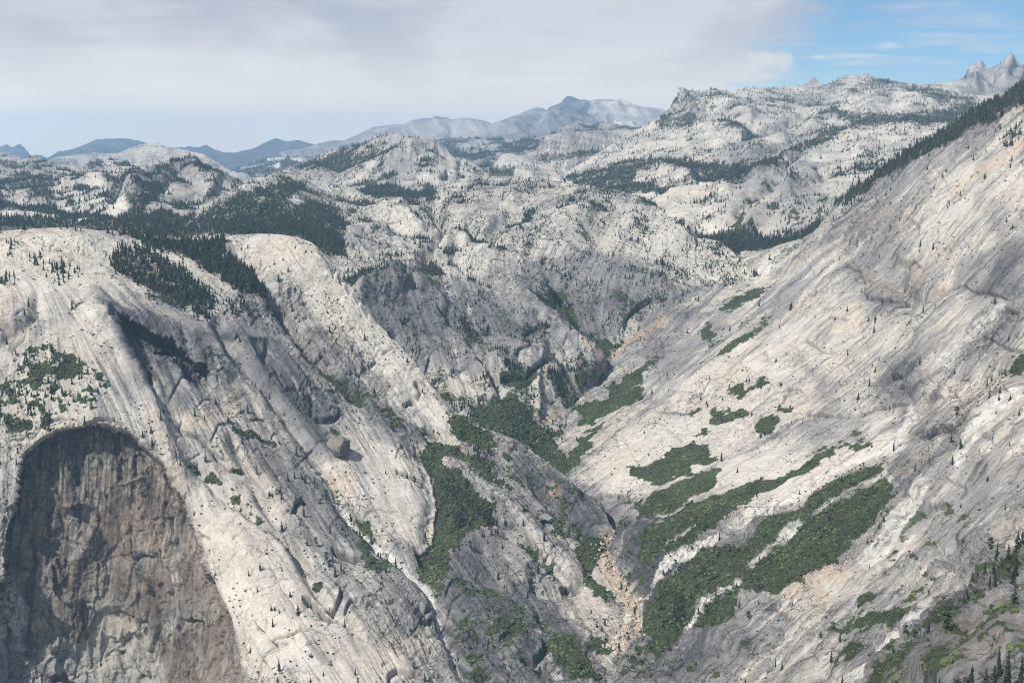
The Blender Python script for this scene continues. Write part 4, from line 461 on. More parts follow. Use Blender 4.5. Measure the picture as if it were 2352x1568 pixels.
# ---- the left-hand massif: two pale domes, the dark cliff, the spur into the gorge
layer('dome_massif', 'pale twin-domed granite massif filling the left side, cut by a dark cliff', 'granite massif',
  cat_(Z(1, [(-300,850),(-100,830),(0,822),(150,808),(300,800),(450,797),(560,808),(640,818),(720,815),(800,822),(900,835),(1000,850),(1100,858),(1200,862),(1300,865),(1380,868),(1440,856),(1500,846),(1600,842),(1700,842),(1780,845),(1850,856),(1920,872),(1980,892),(2030,930),(2060,965),(2100,1020),(2150,1075),(2200,1150),(2250,1210),(2300,1270),(2352,1340)]), Z(5, [(40,60),(90,110),(140,170),(200,240),(260,320),(300,355),(340,385),(380,420),(384,440),(400,460),(440,480),(490,540),(560,610),(600,670),(650,750),(690,790),(740,850),(790,900),(810,930),(840,940),(870,920),(930,1010),(980,1030),(1080,1060),(1150,1090),(1200,1105),(1240,1130),(1280,1180),(1350,1230),(1400,1265),(1450,1290),(1500,1340),(1560,1395),(1600,1420),(1640,1450),(1700,1480),(1740,1500)]), Z(8, [(1730,440),(1780,500),(1800,560),(1830,640),(1900,760),(2100,1000),(2352,1400)])),
  [(0,530,4000),(200,524,4050),(330,540,4100),(500,548,4150),(640,540,4150),(720,560,4050),(760,620,4000),(850,740,3900),(940,830,3800),(1000,910,3700),(1055,950,3620),(1130,985,3560),(1240,1060,3450),(1310,1110,3370),(1400,1180,3280),(1395,1250,3170),(1400,1360,2930),(1450,1440,2670),(1395,1500,2540),(1380,1568,2440),
   (0,620,3650),(150,640,3600),(300,640,3700),(450,640,3850),(600,620,3950),(0,700,3400),(150,720,3420),(300,740,3480),(450,760,3600),(600,760,3800),(680,680,3950),(0,850,3180),(150,880,3160),(300,880,3220),(450,900,3330),(600,920,3430),(750,900,3600),(850,850,3780),(0,1000,3060),(200,980,3060),(350,1020,3070),(500,1080,3110),(650,1080,3190),(800,1080,3280),(950,1050,3430),(1050,1050,3480),(0,1200,2970),(150,1150,3030),(300,1150,3040),(200,1250,3005),(350,1250,3010),(440,1200,2985),(550,1250,2920),(700,1250,2960),(850,1250,2990),(1000,1200,3120),(1150,1200,3190),(1250,1250,3130),(0,1400,2900),(200,1400,2975),(350,1400,2970),(470,1400,2900),(600,1400,2730),(750,1400,2700),(900,1400,2710),(1050,1400,2780),(1200,1400,2820),(1350,1400,2830),(0,1600,2840),(250,1600,2930),(450,1560,2880),(560,1560,2700),(620,1600,2520),(800,1600,2440),(1000,1600,2440),(1200,1600,2440),(1500,1300,3200),(1600,1500,2900),(1500,1600,2600)],
  bot=1600, u=(-80,1560), mat='rock', rscale=200, rough=0.85, slab=1.25, streak=1.1, cover=0.03, bush=0.2, treeh=21, cracks=0.7,
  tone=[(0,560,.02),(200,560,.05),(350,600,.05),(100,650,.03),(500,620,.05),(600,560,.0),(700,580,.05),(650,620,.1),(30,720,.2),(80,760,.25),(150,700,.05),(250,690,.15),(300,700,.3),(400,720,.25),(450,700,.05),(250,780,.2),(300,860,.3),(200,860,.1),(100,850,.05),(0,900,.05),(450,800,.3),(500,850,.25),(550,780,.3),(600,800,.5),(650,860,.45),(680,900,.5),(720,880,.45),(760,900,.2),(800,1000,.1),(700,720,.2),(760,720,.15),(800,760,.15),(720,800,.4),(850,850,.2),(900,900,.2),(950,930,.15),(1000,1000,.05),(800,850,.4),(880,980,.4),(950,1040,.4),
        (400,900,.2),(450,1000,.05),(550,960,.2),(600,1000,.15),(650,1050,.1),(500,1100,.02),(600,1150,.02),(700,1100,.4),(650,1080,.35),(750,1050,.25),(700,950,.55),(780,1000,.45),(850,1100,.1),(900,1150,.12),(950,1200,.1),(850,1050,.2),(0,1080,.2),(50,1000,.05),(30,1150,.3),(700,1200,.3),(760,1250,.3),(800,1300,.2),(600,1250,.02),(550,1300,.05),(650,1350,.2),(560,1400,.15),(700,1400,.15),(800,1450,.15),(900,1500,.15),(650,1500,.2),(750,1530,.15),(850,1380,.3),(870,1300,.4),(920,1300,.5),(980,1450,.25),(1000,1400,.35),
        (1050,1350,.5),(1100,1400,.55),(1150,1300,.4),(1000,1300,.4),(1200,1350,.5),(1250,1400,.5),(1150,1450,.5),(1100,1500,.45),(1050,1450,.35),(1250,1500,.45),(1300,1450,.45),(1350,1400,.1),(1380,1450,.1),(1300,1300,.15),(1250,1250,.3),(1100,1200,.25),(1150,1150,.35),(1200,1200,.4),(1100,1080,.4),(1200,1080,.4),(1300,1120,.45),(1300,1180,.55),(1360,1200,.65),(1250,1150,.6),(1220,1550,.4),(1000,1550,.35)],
  warm=0.14,
  ang=[(0,600,20),(200,600,25),(400,640,35),(600,580,30),(700,600,60),(700,700,62),(800,780,58),(900,900,58),(0,750,110),(100,800,95),(250,750,50),(330,760,65),(450,800,62),(350,850,72),(250,900,60),(550,850,58),(450,950,62),(600,1000,60),(700,1000,52),(800,1050,60),(900,1150,62),(200,1000,90),(200,1200,90),(100,1300,92),(350,1150,88),(350,1300,88),(450,1350,80),(0,1200,100),(500,1180,65),(600,1200,52),(700,1250,50),(800,1300,52),(600,1400,58),(700,1500,55),(850,1400,58),(950,1500,62),(1000,1250,60),(1100,1300,45),(1200,1400,50),(1150,1500,55),(1150,1150,50),(1300,1300,52),(1250,1150,48),(1350,1250,55)],
  inset=[([(55,1045),(75,1020),(105,1000),(130,985),(170,982),(212,975),(250,978),(290,985),(320,1005),(345,1035),(370,1065),(385,1090),(400,1125),(425,1160),(445,1200),(455,1235),(470,1275),(490,1330),(505,1365),(530,1425),(555,1500),(565,1600),(-60,1600),(-60,1420),(10,1340),(15,1240),(40,1150),(45,1100)],62,1),
         (Z(4,[(722,350),(760,340),(800,352),(900,410),(1010,465),(1100,505),(1170,570),(1250,640),(1310,650),(1340,700),(1335,775),(1260,765),(1170,665),(1100,590),(990,570),(970,640),(1000,825),(955,805),(880,690),(800,590),(740,460)]),85,1),(Z(4,[(990,480),(1110,530),(1110,585),(990,565),(1060,540),(1000,500)]),40,1),
         (Z(7,[(240,1230),(330,1160),(460,1230),(470,1320),(400,1280),(300,1290),(250,1330)]),20,3),(Z(7,[(680,1080),(760,1090),(900,1180),(980,1220),(960,1230),(850,1170),(740,1110),(720,1250),(800,1400),(500,1500),(300,1400),(560,1250)]),16,4),(Z(7,[(170,700),(220,520),(240,640),(250,800),(220,1000),(200,1150),(210,1390),(170,1380),(150,1000)]),22,3),(Z(7,[(450,470),(520,440),(600,480),(590,560),(530,540),(480,520)]),18,2),(Z(7,[(240,640),(360,640),(350,760),(260,740)]),14,2),(Z(7,[(350,0),(370,280),(300,290),(290,100)]),12,2),(Z(7,[(460,10),(620,0),(610,120),(520,90),(515,300),(470,360),(450,100)]),14,2),(Z(7,[(20,1330),(60,1200),(100,1400),(170,1480),(150,1568),(40,1560)]),26,3),(Z(7,[(330,1540),(420,1500),(480,1568),(330,1600)]),30,3),
         (Z(7,[(0,1130),(60,1150),(90,1300),(30,1300)]),14,3),
         (Z(8,[(1340,560),(1380,535),(1440,550),(1400,590),(1370,600)]),26,1),(Z(4,[(1600,975),(1640,960),(1720,980),(1700,990),(1640,985),(1610,1000)]),16,1),(Z(4,[(2070,420),(2110,405),(2130,430),(2090,450)]),12,1),(Z(4,[(1940,330),(1965,345),(1945,360)]),8,1)],
  relief=[(Z(1,[(1460,870),(1600,1030),(1720,1200),(1850,1400),(2000,1560)]),12,-36),(Z(4,[(1720,210),(1850,380),(2000,580),(2150,720),(2352,900)]),11,-34),(Z(1,[(700,1000),(1000,1150),(1350,1370)]),22,-16),(Z(1,[(1500,860),(1800,870),(2000,960),(2200,1250),(2352,1450)]),30,20),
          (Z(4,[(1380,300),(1480,560),(1640,700),(1800,930),(2000,1180),(2250,1568)]),16,-36),(Z(4,[(1520,450),(1640,640),(1760,760),(1830,880)]),16,18),(Z(4,[(1690,640),(1710,480)]),8,-12),(Z(4,[(1550,470),(1720,470),(1860,600),(1980,790)]),9,16,'s'),(Z(4,[(1730,580),(1820,790),(1980,770)]),7,-10,'s'),(Z(4,[(1990,810),(2000,960)]),7,-14,'s'),(Z(4,[(2010,965),(2140,970),(2170,930),(2130,860)]),10,-24,'s'),(Z(4,[(1350,340),(1430,400),(1500,455),(1540,440)]),7,-12,'s'),
          (Z(4,[(900,740),(1000,860),(1100,960),(1200,1060)]),14,-14),(Z(4,[(1160,980),(1170,1030),(1220,1065),(1290,1110),(1360,1190),(1470,1250)]),7,-14,'s'),(Z(4,[(1360,1180),(1460,1300),(1570,1310)]),7,-12,'s'),(Z(4,[(1180,640),(1300,780),(1420,880),(1500,960)]),12,-14),(Z(4,[(1400,480),(1500,620),(1700,830),(1900,1080),(2100,1330),(2250,1568)]),16,12),(Z(4,[(720,330),(850,330),(1000,380),(1200,460),(1350,600),(1480,740)]),26,22),(Z(4,[(700,340),(640,300),(560,200)]),24,16),(Z(4,[(600,180),(700,400),(820,620),(950,820),(1000,1000),(1100,1250),(1200,1480)]),26,24),
          (Z(4,[(0,480),(140,370),(250,260),(230,160)]),12,-16),(Z(4,[(250,260),(190,370),(80,560)]),9,-12,'s'),(Z(4,[(580,1000),(640,980),(730,970),(800,1010)]),9,-12,'s'),
          (Z(4,[(1450,1060),(1560,1260),(1700,1420),(1760,1568)]),14,-16),(Z(7,[(1160,150),(1300,240),(1450,400),(1700,560),(1900,720),(2100,900)]),11,-20),(Z(7,[(1560,260),(1700,450),(1850,640),(1950,820),(2050,1000),(2300,1250)]),14,-22),(Z(7,[(1920,1000),(1990,1000),(2080,1100),(2150,1160)]),12,-34,'s'),(Z(7,[(2080,1080),(2140,1040),(2190,950),(2150,920)]),8,-26,'s'),(Z(7,[(2200,1110),(2230,1050),(2290,1030)]),8,-18,'s'),(Z(7,[(1860,500),(1880,420),(1930,380),(1980,400)]),10,-22,'s'),(Z(7,[(2120,680),(2200,720),(2300,745)]),10,-20,'s'),
          (Z(7,[(1640,1210),(1700,1280),(1780,1345)]),9,-18,'s'),(Z(7,[(1260,610),(1340,650)]),5,-10,'s'),(Z(7,[(1300,760),(1370,900),(1400,980)]),7,-12,'s'),
          (Z(8,[(0,340),(200,560),(400,740),(600,900),(700,1060),(780,1300),(870,1560)]),13,-26),(Z(8,[(560,0),(660,200),(690,400),(660,660),(600,860)]),26,-30),(Z(8,[(540,60),(660,250),(700,400),(670,640),(600,712)]),7,12,'s'),(Z(8,[(700,130),(900,280),(1200,480),(1330,640),(1600,900),(1850,1300)]),24,20),(Z(8,[(830,690),(1000,620),(1200,720),(1300,900)]),30,26),(Z(8,[(1060,640),(1300,720),(1480,860),(1560,960)]),12,-22),(Z(8,[(1290,240),(1360,360),(1500,520),(1700,600),(1770,620)]),12,-30),(Z(8,[(1360,300),(1500,320),(1620,380)]),18,16),
          (Z(8,[(1030,480),(1120,560),(1200,570)]),10,-20,'s'),(Z(8,[(1490,580),(1560,610),(1640,640)]),8,-18,'s'),(Z(8,[(1290,900),(1360,980),(1500,1000),(1640,940)]),12,-28),(Z(8,[(1480,960),(1560,920),(1620,960)]),8,-20,'s'),(Z(8,[(1080,1320),(1140,1280),(1220,1250)]),8,-14,'s'),(Z(8,[(1240,1410),(1300,1420),(1380,1350),(1390,1300)]),10,-30,'s'),(Z(8,[(1320,1500),(1350,1420)]),10,-24,'s'),(Z(8,[(440,200),(520,240),(630,280)]),7,-16,'s'),(Z(8,[(30,690),(130,720),(210,745)]),10,-22,'s'),(Z(8,[(570,1070),(620,1100),(660,1070)]),8,-20,'s'),(Z(8,[(370,1070),(460,1045)]),6,-12,'s'),(Z(8,[(385,1568),(395,1500),(440,1470),(600,1500)]),9,-18,'s'),
          (Z(8,[(700,900),(900,1040),(1100,1200),(1300,1400)]),30,16),(Z(8,[(950,860),(1200,1000),(1450,1240)]),14,-20),(Z(8,[(1600,880),(1700,1100),(1840,1300)]),20,-14),(Z(8,[(1100,940),(1280,1080),(1330,1180)]),10,12),
          (Z(5,[(560,740),(590,790),(570,850)]),6,-22,'s'),(Z(5,[(490,900),(530,850),(560,860)]),8,-18,'s'),(Z(5,[(340,560),(430,520)]),7,-10,'s'),(Z(5,[(620,1030),(660,1050),(710,1080)]),7,-16,'s'),(Z(5,[(260,640),(310,610)]),6,-12,'s'),
          (Z(7,[(850,780),(900,750),(980,760)]),8,-14,'s'),(Z(7,[(820,800),(950,930),(960,1000)]),8,14,'s'),(Z(7,[(610,560),(560,700),(480,820)]),16,22),(Z(7,[(1050,620),(1080,780),(1150,880),(1160,1100),(1170,1360)]),14,18),(Z(7,[(1180,420),(1090,440),(1100,520)]),12,12),(Z(7,[(760,300),(920,250)]),7,12,'s'),(Z(7,[(1180,1160),(1290,1180),(1300,1230)]),8,-14,'s'),(Z(7,[(400,450),(540,430),(600,480)]),9,12),(Z(7,[(60,450),(110,440),(120,490)]),8,-16,'s'),(Z(7,[(160,700),(150,900)]),6,16,'s')],
  grove=[(Z(1,[(680,1010),(760,930),(850,920),(960,940),(1040,1000),(1120,1020),(1200,1080),(1260,1150),(1300,1180),(1340,1230),(1390,1300),(1340,1380),(1230,1320),(1060,1240),(900,1180),(750,1100)]),.85),(Z(1,[(-200,860),(0,825),(300,805),(400,800),(470,812),(640,825),(800,830),(950,850),(1200,870),(1450,860),(1430,920),(1520,980),(1600,1030),(1690,1130),(1720,1240),(1640,1250),(1500,1200),(1400,1110),(1200,1010),(1050,960),(900,890),(750,850),(640,835),(450,812),(0,835),(-200,880)]),.92),(Z(1,[(180,970),(260,960),(260,1030),(350,1020),(520,1060),(500,1100),(420,1160),(340,1140),(240,1080)]),.3),(Z(1,[(0,900),(130,900),(120,990),(0,1000)]),.25),(Z(1,[(-100,1110),(0,1110),(140,1100),(100,1150),(0,1170),(-100,1180)]),.7),
         (Z(1,[(1400,1260),(1560,1270),(1620,1380),(1560,1390),(1480,1330)]),.55),(Z(1,[(880,1230),(1000,1260),(1080,1310),(960,1300)]),.3),(Z(1,[(1290,1160),(1400,1200),(1380,1290),(1300,1260)]),.4),(Z(1,[(1560,1180),(1720,1250),(1850,1350),(1700,1330)]),.3),(Z(4,[(90,560),(250,480),(420,560),(520,640),(660,680),(680,830),(530,900),(420,930),(300,1050),(150,1060),(-100,1080),(-100,780),(90,700)]),.34),
         (Z(8,[(770,240),(880,290),(930,390),(1040,470),(1060,590),(960,620),(800,640),(790,480),(760,380)]),.85),(Z(8,[(820,-60),(960,-80),(1080,100),(1040,170),(900,120),(820,60)]),.5),(Z(8,[(680,640),(760,640),(760,760),(690,740)]),.6),(Z(4,[(1480,1010),(1560,1020),(1640,1080),(1700,1140),(1560,1110)]),.35),(Z(7,[(1540,400),(1620,400),(1680,480),(1600,450)]),.4),(Z(7,[(1700,250),(1860,330),(1900,420),(1780,400)]),.3),(Z(5,[(1250,1120),(1340,1150),(1400,1240),(1300,1200)]),.35),(Z(8,[(120,430),(260,540),(400,740),(380,840),(250,700)]),.25)],
  brush=[Z(8,[(560,-40),(640,30),(700,20),(820,60),(860,80),(900,120),(1050,150),(1060,190),(940,190),(800,150),(700,120)]),Z(8,[(560,60),(690,110),(760,200),(880,290),(930,380),(1050,450),(1060,600),(960,620),(830,690),(760,740),(770,880),(720,920),(600,880),(570,720),(670,660),(690,520),(680,480),(710,380),(680,250),(640,180)]),
         Z(8,[(1560,520),(1640,560),(1760,640),(1760,740),(1730,800),(1640,860),(1700,880),(1800,960),(1865,1025),(1820,1060),(1700,1030),(1640,940),(1600,800),(1565,680),(1640,650),(1600,590)]),(Z(8,[(1440,1240),(1530,1220),(1600,1300),(1690,1400),(1710,1490),(1740,1568),(1560,1568),(1500,1450),(1430,1350)]),0.85),Z(8,[(1620,1260),(1720,1280),(1810,1340),(1780,1390),(1650,1340)]),(Z(8,[(1150,640),(1300,680),(1350,760),(1490,850),(1400,850),(1250,760)]),0.70),
         (Z(4,[(1690,200),(1740,240),(1790,330),(1900,430),(2000,560),(2150,690),(2250,790),(2352,900),(2300,900),(2100,740),(1950,560),(1850,430),(1760,330)]),0.90),Z(4,[(1480,1010),(1560,1030),(1640,1060),(1760,1110),(1830,1155),(1740,1130),(1600,1100),(1500,1075)]),(Z(7,[(1200,160),(1260,170),(1330,230),(1420,310),(1530,420),(1700,530),(1850,640),(1830,670),(1650,540),(1450,390),(1300,260)]),0.50),
         (Z(4,[(90,560),(250,480),(420,560),(520,640),(660,680),(680,830),(530,900),(420,930),(300,1050),(150,1060),(-100,1080),(-100,780),(90,700)]),0.47),Z(4,[(200,640),(300,590),(330,690),(200,780)]),Z(4,[(330,700),(420,560),(480,560),(500,720),(420,740)]),Z(4,[(20,980),(200,970),(180,1030),(60,1050)]),
         Z(7,[(1440,185),(1500,190),(1580,215),(1530,240),(1470,220)]),(Z(5,[(380,950),(560,1000),(640,1090),(560,1060),(420,1030),(380,980)]),0.60),(Z(8,[(200,700),(300,640),(380,760),(390,840),(260,840),(350,1000),(330,1060),(280,900)]),0.50),(Z(8,[(130,440),(250,560),(300,640),(220,620)]),0.60),Z(7,[(1980,860),(2060,910),(2040,950),(1990,910)]),Z(7,[(1550,960),(1620,990),(1560,1000)]),Z(7,[(2220,440),(2352,560),(2352,620),(2260,530)]),(Z(7,[(2270,560),(2352,640),(2352,830),(2300,720)]),0.80),
         (Z(5,[(1150,1110),(1300,1170),(1340,1230),(1280,1240),(1180,1160)]),0.54),(Z(5,[(770,960),(850,950),(930,1010),(1060,1080),(1100,1140),(1000,1180),(900,1140),(820,1120),(790,1040)]),0.80),(Z(8,[(880,1480),(1000,1480),(1060,1568),(860,1568)]),0.70),(Z(8,[(850,1380),(960,1400),(980,1460),(880,1460)]),0.60),(Z(8,[(900,920),(1050,960),(1000,1010),(900,970)]),0.50),(Z(1,[(700,1070),(760,1090),(900,1170),(1060,1230),(1220,1310),(1100,1300),(900,1220),(760,1130)]),0.80),(Z(4,[(1970,960),(2080,990),(2200,1060),(2100,1060)]),0.60),
         (Z(8,[(740,120),(1100,200),(1500,400),(1640,560),(1500,640),(1300,560),(900,260)]),.42),(Z(8,[(620,880),(900,900),(1500,1200),(1700,1500),(1300,1500),(1000,1500),(750,1200)]),.4),(Z(8,[(1080,80),(1250,120),(1600,400),(1760,520),(1500,460),(1250,260)]),.42),(Z(8,[(800,960),(1200,1100),(1500,1400),(1200,1300),(900,1150)]),0.29),(Z(5,[(0,620),(100,700),(400,880),(560,1060),(420,1010),(200,850),(0,690)]),0.50)],
  white=[(Z(8,[(0,330),(120,450),(200,560),(300,650),(420,740),(560,860),(640,940),(690,1060),(740,1200),(800,1400),(860,1560)]),7.5,.9,'p'),(Z(8,[(850,250),(1000,330),(1150,470),(1280,600),(1400,720),(1560,860)]),9,.55,'p'),(Z(8,[(1600,960),(1700,1120),(1850,1250)]),16,.4,'p'),(Z(4,[(1620,770),(1760,930),(1950,1150),(2150,1400),(2300,1568)]),5,.6,'p'),(Z(7,[(560,820),(590,700),(610,600)]),8,.6,'p'),(Z(7,[(1100,900),(1160,890)]),12,.6,'p'),(Z(7,[(1060,1150),(1090,1250),(1090,1360)]),18,.45,'p'),(Z(7,[(1200,480),(1300,700),(1450,1000),(1530,1300)]),7,.3,'p'),(Z(8,[(1320,1220),(1350,1290)]),8,.8,'p'),(Z(8,[(1270,1460),(1400,1400),(1480,1560)]),12,.6,'p'),(Z(7,[(1700,500),(1850,700),(1950,900)]),5,.5,'p'),(Z(4,[(2000,0),(2150,180),(2300,400)]),10,.25,'p')],
  brown=[(Z(7,[(120,440),(200,300),(300,150)]),26,.6,'p'),(Z(7,[(230,560),(200,900),(250,1150)]),22,.6,'p'),(Z(7,[(900,60),(1050,250),(1150,420)]),22,.5,'p'),(Z(7,[(800,200),(850,600),(700,700)]),40,.4,'p'),(Z(7,[(950,550),(1000,700)]),30,.5,'p'),(Z(4,[(0,460),(150,370),(240,290)]),13,.35,'p'),(Z(7,[(1200,650),(1280,850),(1350,1100)]),18,.4,'p'),(Z(8,[(1380,330),(1450,340)]),16,.4,'p'),(Z(4,[(2080,1080),(2200,1150),(2180,1230)]),10,.1,'p')],
  dark=[(Z(4,[(620,210),(740,280),(900,380),(1050,480),(1200,560),(1290,690)]),32,.45,'p'),(Z(4,[(740,340),(860,520),(960,740)]),24,.75,'p'),(Z(4,[(760,360),(900,470),(1060,540),(1200,640),(1300,720)]),14,.7,'p'),(Z(4,[(1000,600),(1060,760),(1130,900)]),20,.4,'p'),(Z(7,[(380,0),(600,30),(800,60),(900,60)]),34,.35,'p'),(Z(7,[(320,60),(250,180),(220,420)]),22,.35,'p'),(Z(4,[(1640,560),(1720,700),(1780,780)]),12,.3,'p'),(Z(7,[(2120,10),(2200,60)]),4,.2,'p'),(Z(8,[(1360,560),(1400,560)]),10,.7,'p'),(Z(7,[(490,100),(500,250)]),10,.6,'p'),(Z(7,[(340,60),(345,250)]),9,.6,'p'),(Z(7,[(190,640),(230,760),(190,1000),(190,1330)]),9,.6,'p'),(Z(5,[(430,700),(620,1000),(700,1100)]),12,.2,'p'),(Z(8,[(960,880),(1300,1020)]),20,.3,'p')],  # dark rock stains; the alcove strokes also paint in shade its recess barely casts
  tan=[(Z(8,[(1790,620),(1760,690),(1760,800),(1830,900),(1900,960),(1950,1050),(1950,1160),(1860,1320),(1800,1360)]),19,.7,'p'),(Z(4,[(1160,960),(1300,1000),(1500,900),(1440,760)]),22,.35,'p'),(Z(4,[(0,60),(0,250),(0,420)]),26,.25,'p'),(Z(8,[(0,240),(120,300),(60,200)]),30,.35,'p'),(Z(4,[(950,900),(1040,1100),(1200,1400)]),20,.3,'p'),(Z(8,[(1420,340),(1480,380)]),10,.5,'p'),(Z(7,[(760,1150),(860,1300)]),30,.2,'p'),(Z(7,[(1060,800),(1080,700)]),8,.3,'p')],
  patch=[(Z(4,[(1350,320),(1560,440),(1720,450),(1900,620),(2150,960),(2010,965),(2250,1250),(2150,1260),(2000,1100),(1850,900),(1700,760),(1560,560)]),.38),(Z(5,[(0,640),(120,700),(330,880),(560,1050),(680,1140),(600,1110),(420,1060),(250,930),(0,700)]),.45),
         (Z(7,[(1500,-20),(1640,20),(1900,100),(2100,350),(2352,700),(2352,850),(2200,650),(1950,520),(1800,330),(1600,120)]),.3),([(1000,1290),(1060,1230),(1150,1300),(1250,1380),(1350,1460),(1400,1568),(1060,1568),(1040,1450),(980,1350)],.25),([(1180,1010),(1300,1090),(1400,1165),(1400,1240),(1340,1220),(1250,1150),(1180,1090)],.4),
         ([(530,552),(640,546),(720,566),(760,606),(860,740),(960,860),(1040,980),(1000,1010),(900,900),(820,800),(740,740),(660,640),(600,590)],-.3),([(860,1010),(960,1060),(1000,1100),(1000,1180),(990,1240),(960,1262),(880,1180),(800,1120),(740,1060),(790,1050)],-.3),([(400,1060),(450,1100),(600,1220),(760,1400),(700,1500),(600,1568),(560,1500),(480,1280)],-.2),
         ([(-80,540),(480,560),(400,680),(250,660),(-80,700)],-.15),(Z(4,[(560,180),(760,280),(1150,420),(1350,640),(1330,780),(1100,640),(900,700),(760,480),(660,330)]),.35)],
  smooth=[([(-80,535),(260,545),(500,620),(560,700),(620,760),(700,860),(600,860),(500,780),(440,900),(520,1000),(400,1060),(330,980),(240,960),(-80,960)],.8),([(530,552),(640,546),(720,566),(760,606),(860,740),(960,860),(1040,980),(1000,1010),(900,900),(820,800),(740,740),(660,640),(600,590)],.85),
          ([(860,980),(960,1060),(1000,1100),(1000,1180),(990,1240),(960,1262),(880,1180),(800,1120),(700,1020),(640,940),(560,860),(700,880),(780,940)],.8),([(400,1060),(500,1010),(620,1130),(700,1240),(860,1450),(960,1568),(560,1568),(500,1350)],.75)],
  face=[(55,1045),(75,1020),(105,1000),(130,985),(170,982),(212,975),(250,978),(290,985),(320,1005),(345,1035),(370,1065),(385,1090),(400,1125),(425,1160),(445,1200),(455,1235),(470,1275),(490,1330),(505,1365),(530,1425),(555,1500),(565,1600),(100,1600),(75,1480),(60,1400),(20,1300),(30,1200),(45,1100)])
# ------------------------------------------------------------------ build the landforms
MATS = {'far': M_FAR, 'mid': M_MID, 'rock': M_ROCK}
DMIN = np.full((GH, GW), 1e9, np.float32)
def smooth_top(top, us):
    return np.interp(us, top[:, 0], top[:, 1])
for li, L in enumerate(LAYERS):
    near = L['mat'] == 'rock'; st = L['step']; us = np.arange(L['u'][0], L['u'][1]+st, st); nu = len(us)
    vt = smooth_top(L['top'], us); bot = L['bot']; vt = np.minimum(vt, bot-6)
    nr = int((bot-vt.min())/st)+2; s = np.linspace(0, 1, nr)[:, None]
    v = bot+(vt[None]-bot)*s; u = np.broadcast_to(us[None], v.shape)
    cp = np.array(L['depth'])
    D = np.exp(tps(cp, *np.meshgrid(np.linspace(us[0], us[-1], 60), np.linspace(vt.min()-5, bot+5, 40)))) # coarse then bilinear
    def coarse(A, uu, vv):
        x = np.clip((uu-us[0])/(us[-1]-us[0])*59, 0, 58.999); y = np.clip((vv-vt.min()+5)/(bot+10-vt.min())*39, 0, 38.999)
        i = x.astype(int); j = y.astype(int); fx = x-i; fy = y-j
        return (A[j, i]*(1-fx)+A[j, i+1]*fx)*(1-fy)+(A[j+1, i]*(1-fx)+A[j+1, i+1]*fx)*fy
    D = coarse(D, u, v)
    ins = np.zeros((GH, GW), np.float32)
    for p, dep, so_ in L['inset']: ins += poly(p, so_)*dep
    P0 = at(u, v, D); n1 = fbm(P0/(L['rscale']*0.25), 2); n2 = fbm(P0/(L['rscale']*0.25)+50, 2)
    wu = u+n1*L['warp']*1.2; wv = v+n2*L['warp']
    D = D+samp(ins, u+n1*2, v+n2*2)
    # the highest rows round over the crest
    P = at(u, v, D)
    # back slope behind the crest
    hd = P[-1][:, :2]; hn = np.linalg.norm(hd, axis=1, keepdims=True)
    rows = []; sp_ = np.linalg.norm(P[-1]-P[-2], axis=1).mean()
    for k in (0.4, 1.0, 2.5, 6, 14, 30):
        run = k*sp_*3.0; q = P[-1].copy(); q[:, :2] += hd/hn*run; q[:, 2] -= run*L['back']*(0.45+0.55*min(1, k/6)); rows.append(q)
    A = np.concatenate([P, np.array(rows)], 0)
    # normals
    du = np.gradient(A, axis=1); dv = np.gradient(A, axis=0); N = np.cross(du, dv); N /= np.linalg.norm(N, axis=2, keepdims=True)+1e-9
    k_ = N[..., 2] < 0; N[k_] *= -1
    ext = lambda a: np.concatenate([a, np.repeat(a[-1:], 6, 0)], 0)
    rs = L['rscale']
    rough_m = fbm(A/(rs*2.2)+31, 2)
    ang = field_idw(L['ang'])
    # joints and sheet edges: some run down the fall line, some arch across it
    smg = polys([(p_, float(v_)) for p_, v_ in L['smooth']], 6) if L['smooth'] else np.zeros((GH, GW))
    RC = []; LN = [(q[0], 1.5, .8, 'p') for q in L['relief'] if len(q) > 3]
    if near:
        r9 = np.random.default_rng(500+li)
        for q in range(1500 if L['name'] == 'slab_wall' else 1300):
            uc = r9.uniform(us[0]+30, us[-1]-30); vtc = np.interp(uc, us, vt); vc = r9.uniform(vtc+12, bot-5)
            if 'face' in L and uc < 480 and vc > 1000 and r9.random() < .5: continue
            th = math.radians(ang[int((vc+MG)/GS), int((uc+MG)/GS)]); k_ = np.clip(1.15-(vc-400)/1400, .45, 1.0) if L['name'] == 'granite_hills' else 1.0
            fx, fy = math.cos(th), math.sin(th)
            if fy < 0: fx, fy = -fx, -fy
            px_, py_ = (fy, -fx); ln_ = r9.lognormal(2.6, .75)*k_; sk = smg[int((vc+MG)/GS), int((uc+MG)/GS)]
            if r9.random() < sk*.75: continue
            wk = r9.uniform(.15, 1.0)**1.3; ss = np.linspace(-1, 1, 6)
            if r9.random() < .62:
                wob = r9.normal(0, .06, 6).cumsum(); pts = [(uc+fx*s_*ln_*1.7+px_*w_*ln_, vc+fy*s_*ln_*1.7+py_*w_*ln_) for s_, w_ in zip(ss, wob)]; am = -.012*L['rscale']*wk
            else:
                bow = r9.uniform(.0, .8); wob = r9.normal(0, .07, 6); pts = [(uc+px_*s_*ln_+fx*(bow*s_*s_+w_)*ln_, vc+py_*s_*ln_+fy*(bow*s_*s_+w_)*ln_) for s_, w_ in zip(ss, wob)]; am = -.036*wk*L['rscale']
            RC.append((pts, r9.uniform(3, 8)*k_, am, 's')); LN.append((pts, r9.uniform(.9, 1.5), wk*.85, 'p'))
    lines = ext(samp(strokes(LN), u+n1*1.5, v+n2*1.5)) if LN else np.zeros(A.shape[:2])
    rc_ = ext(samp(strokes(RC), u+n1*1.5, v+n2*1.5)) if RC else 0
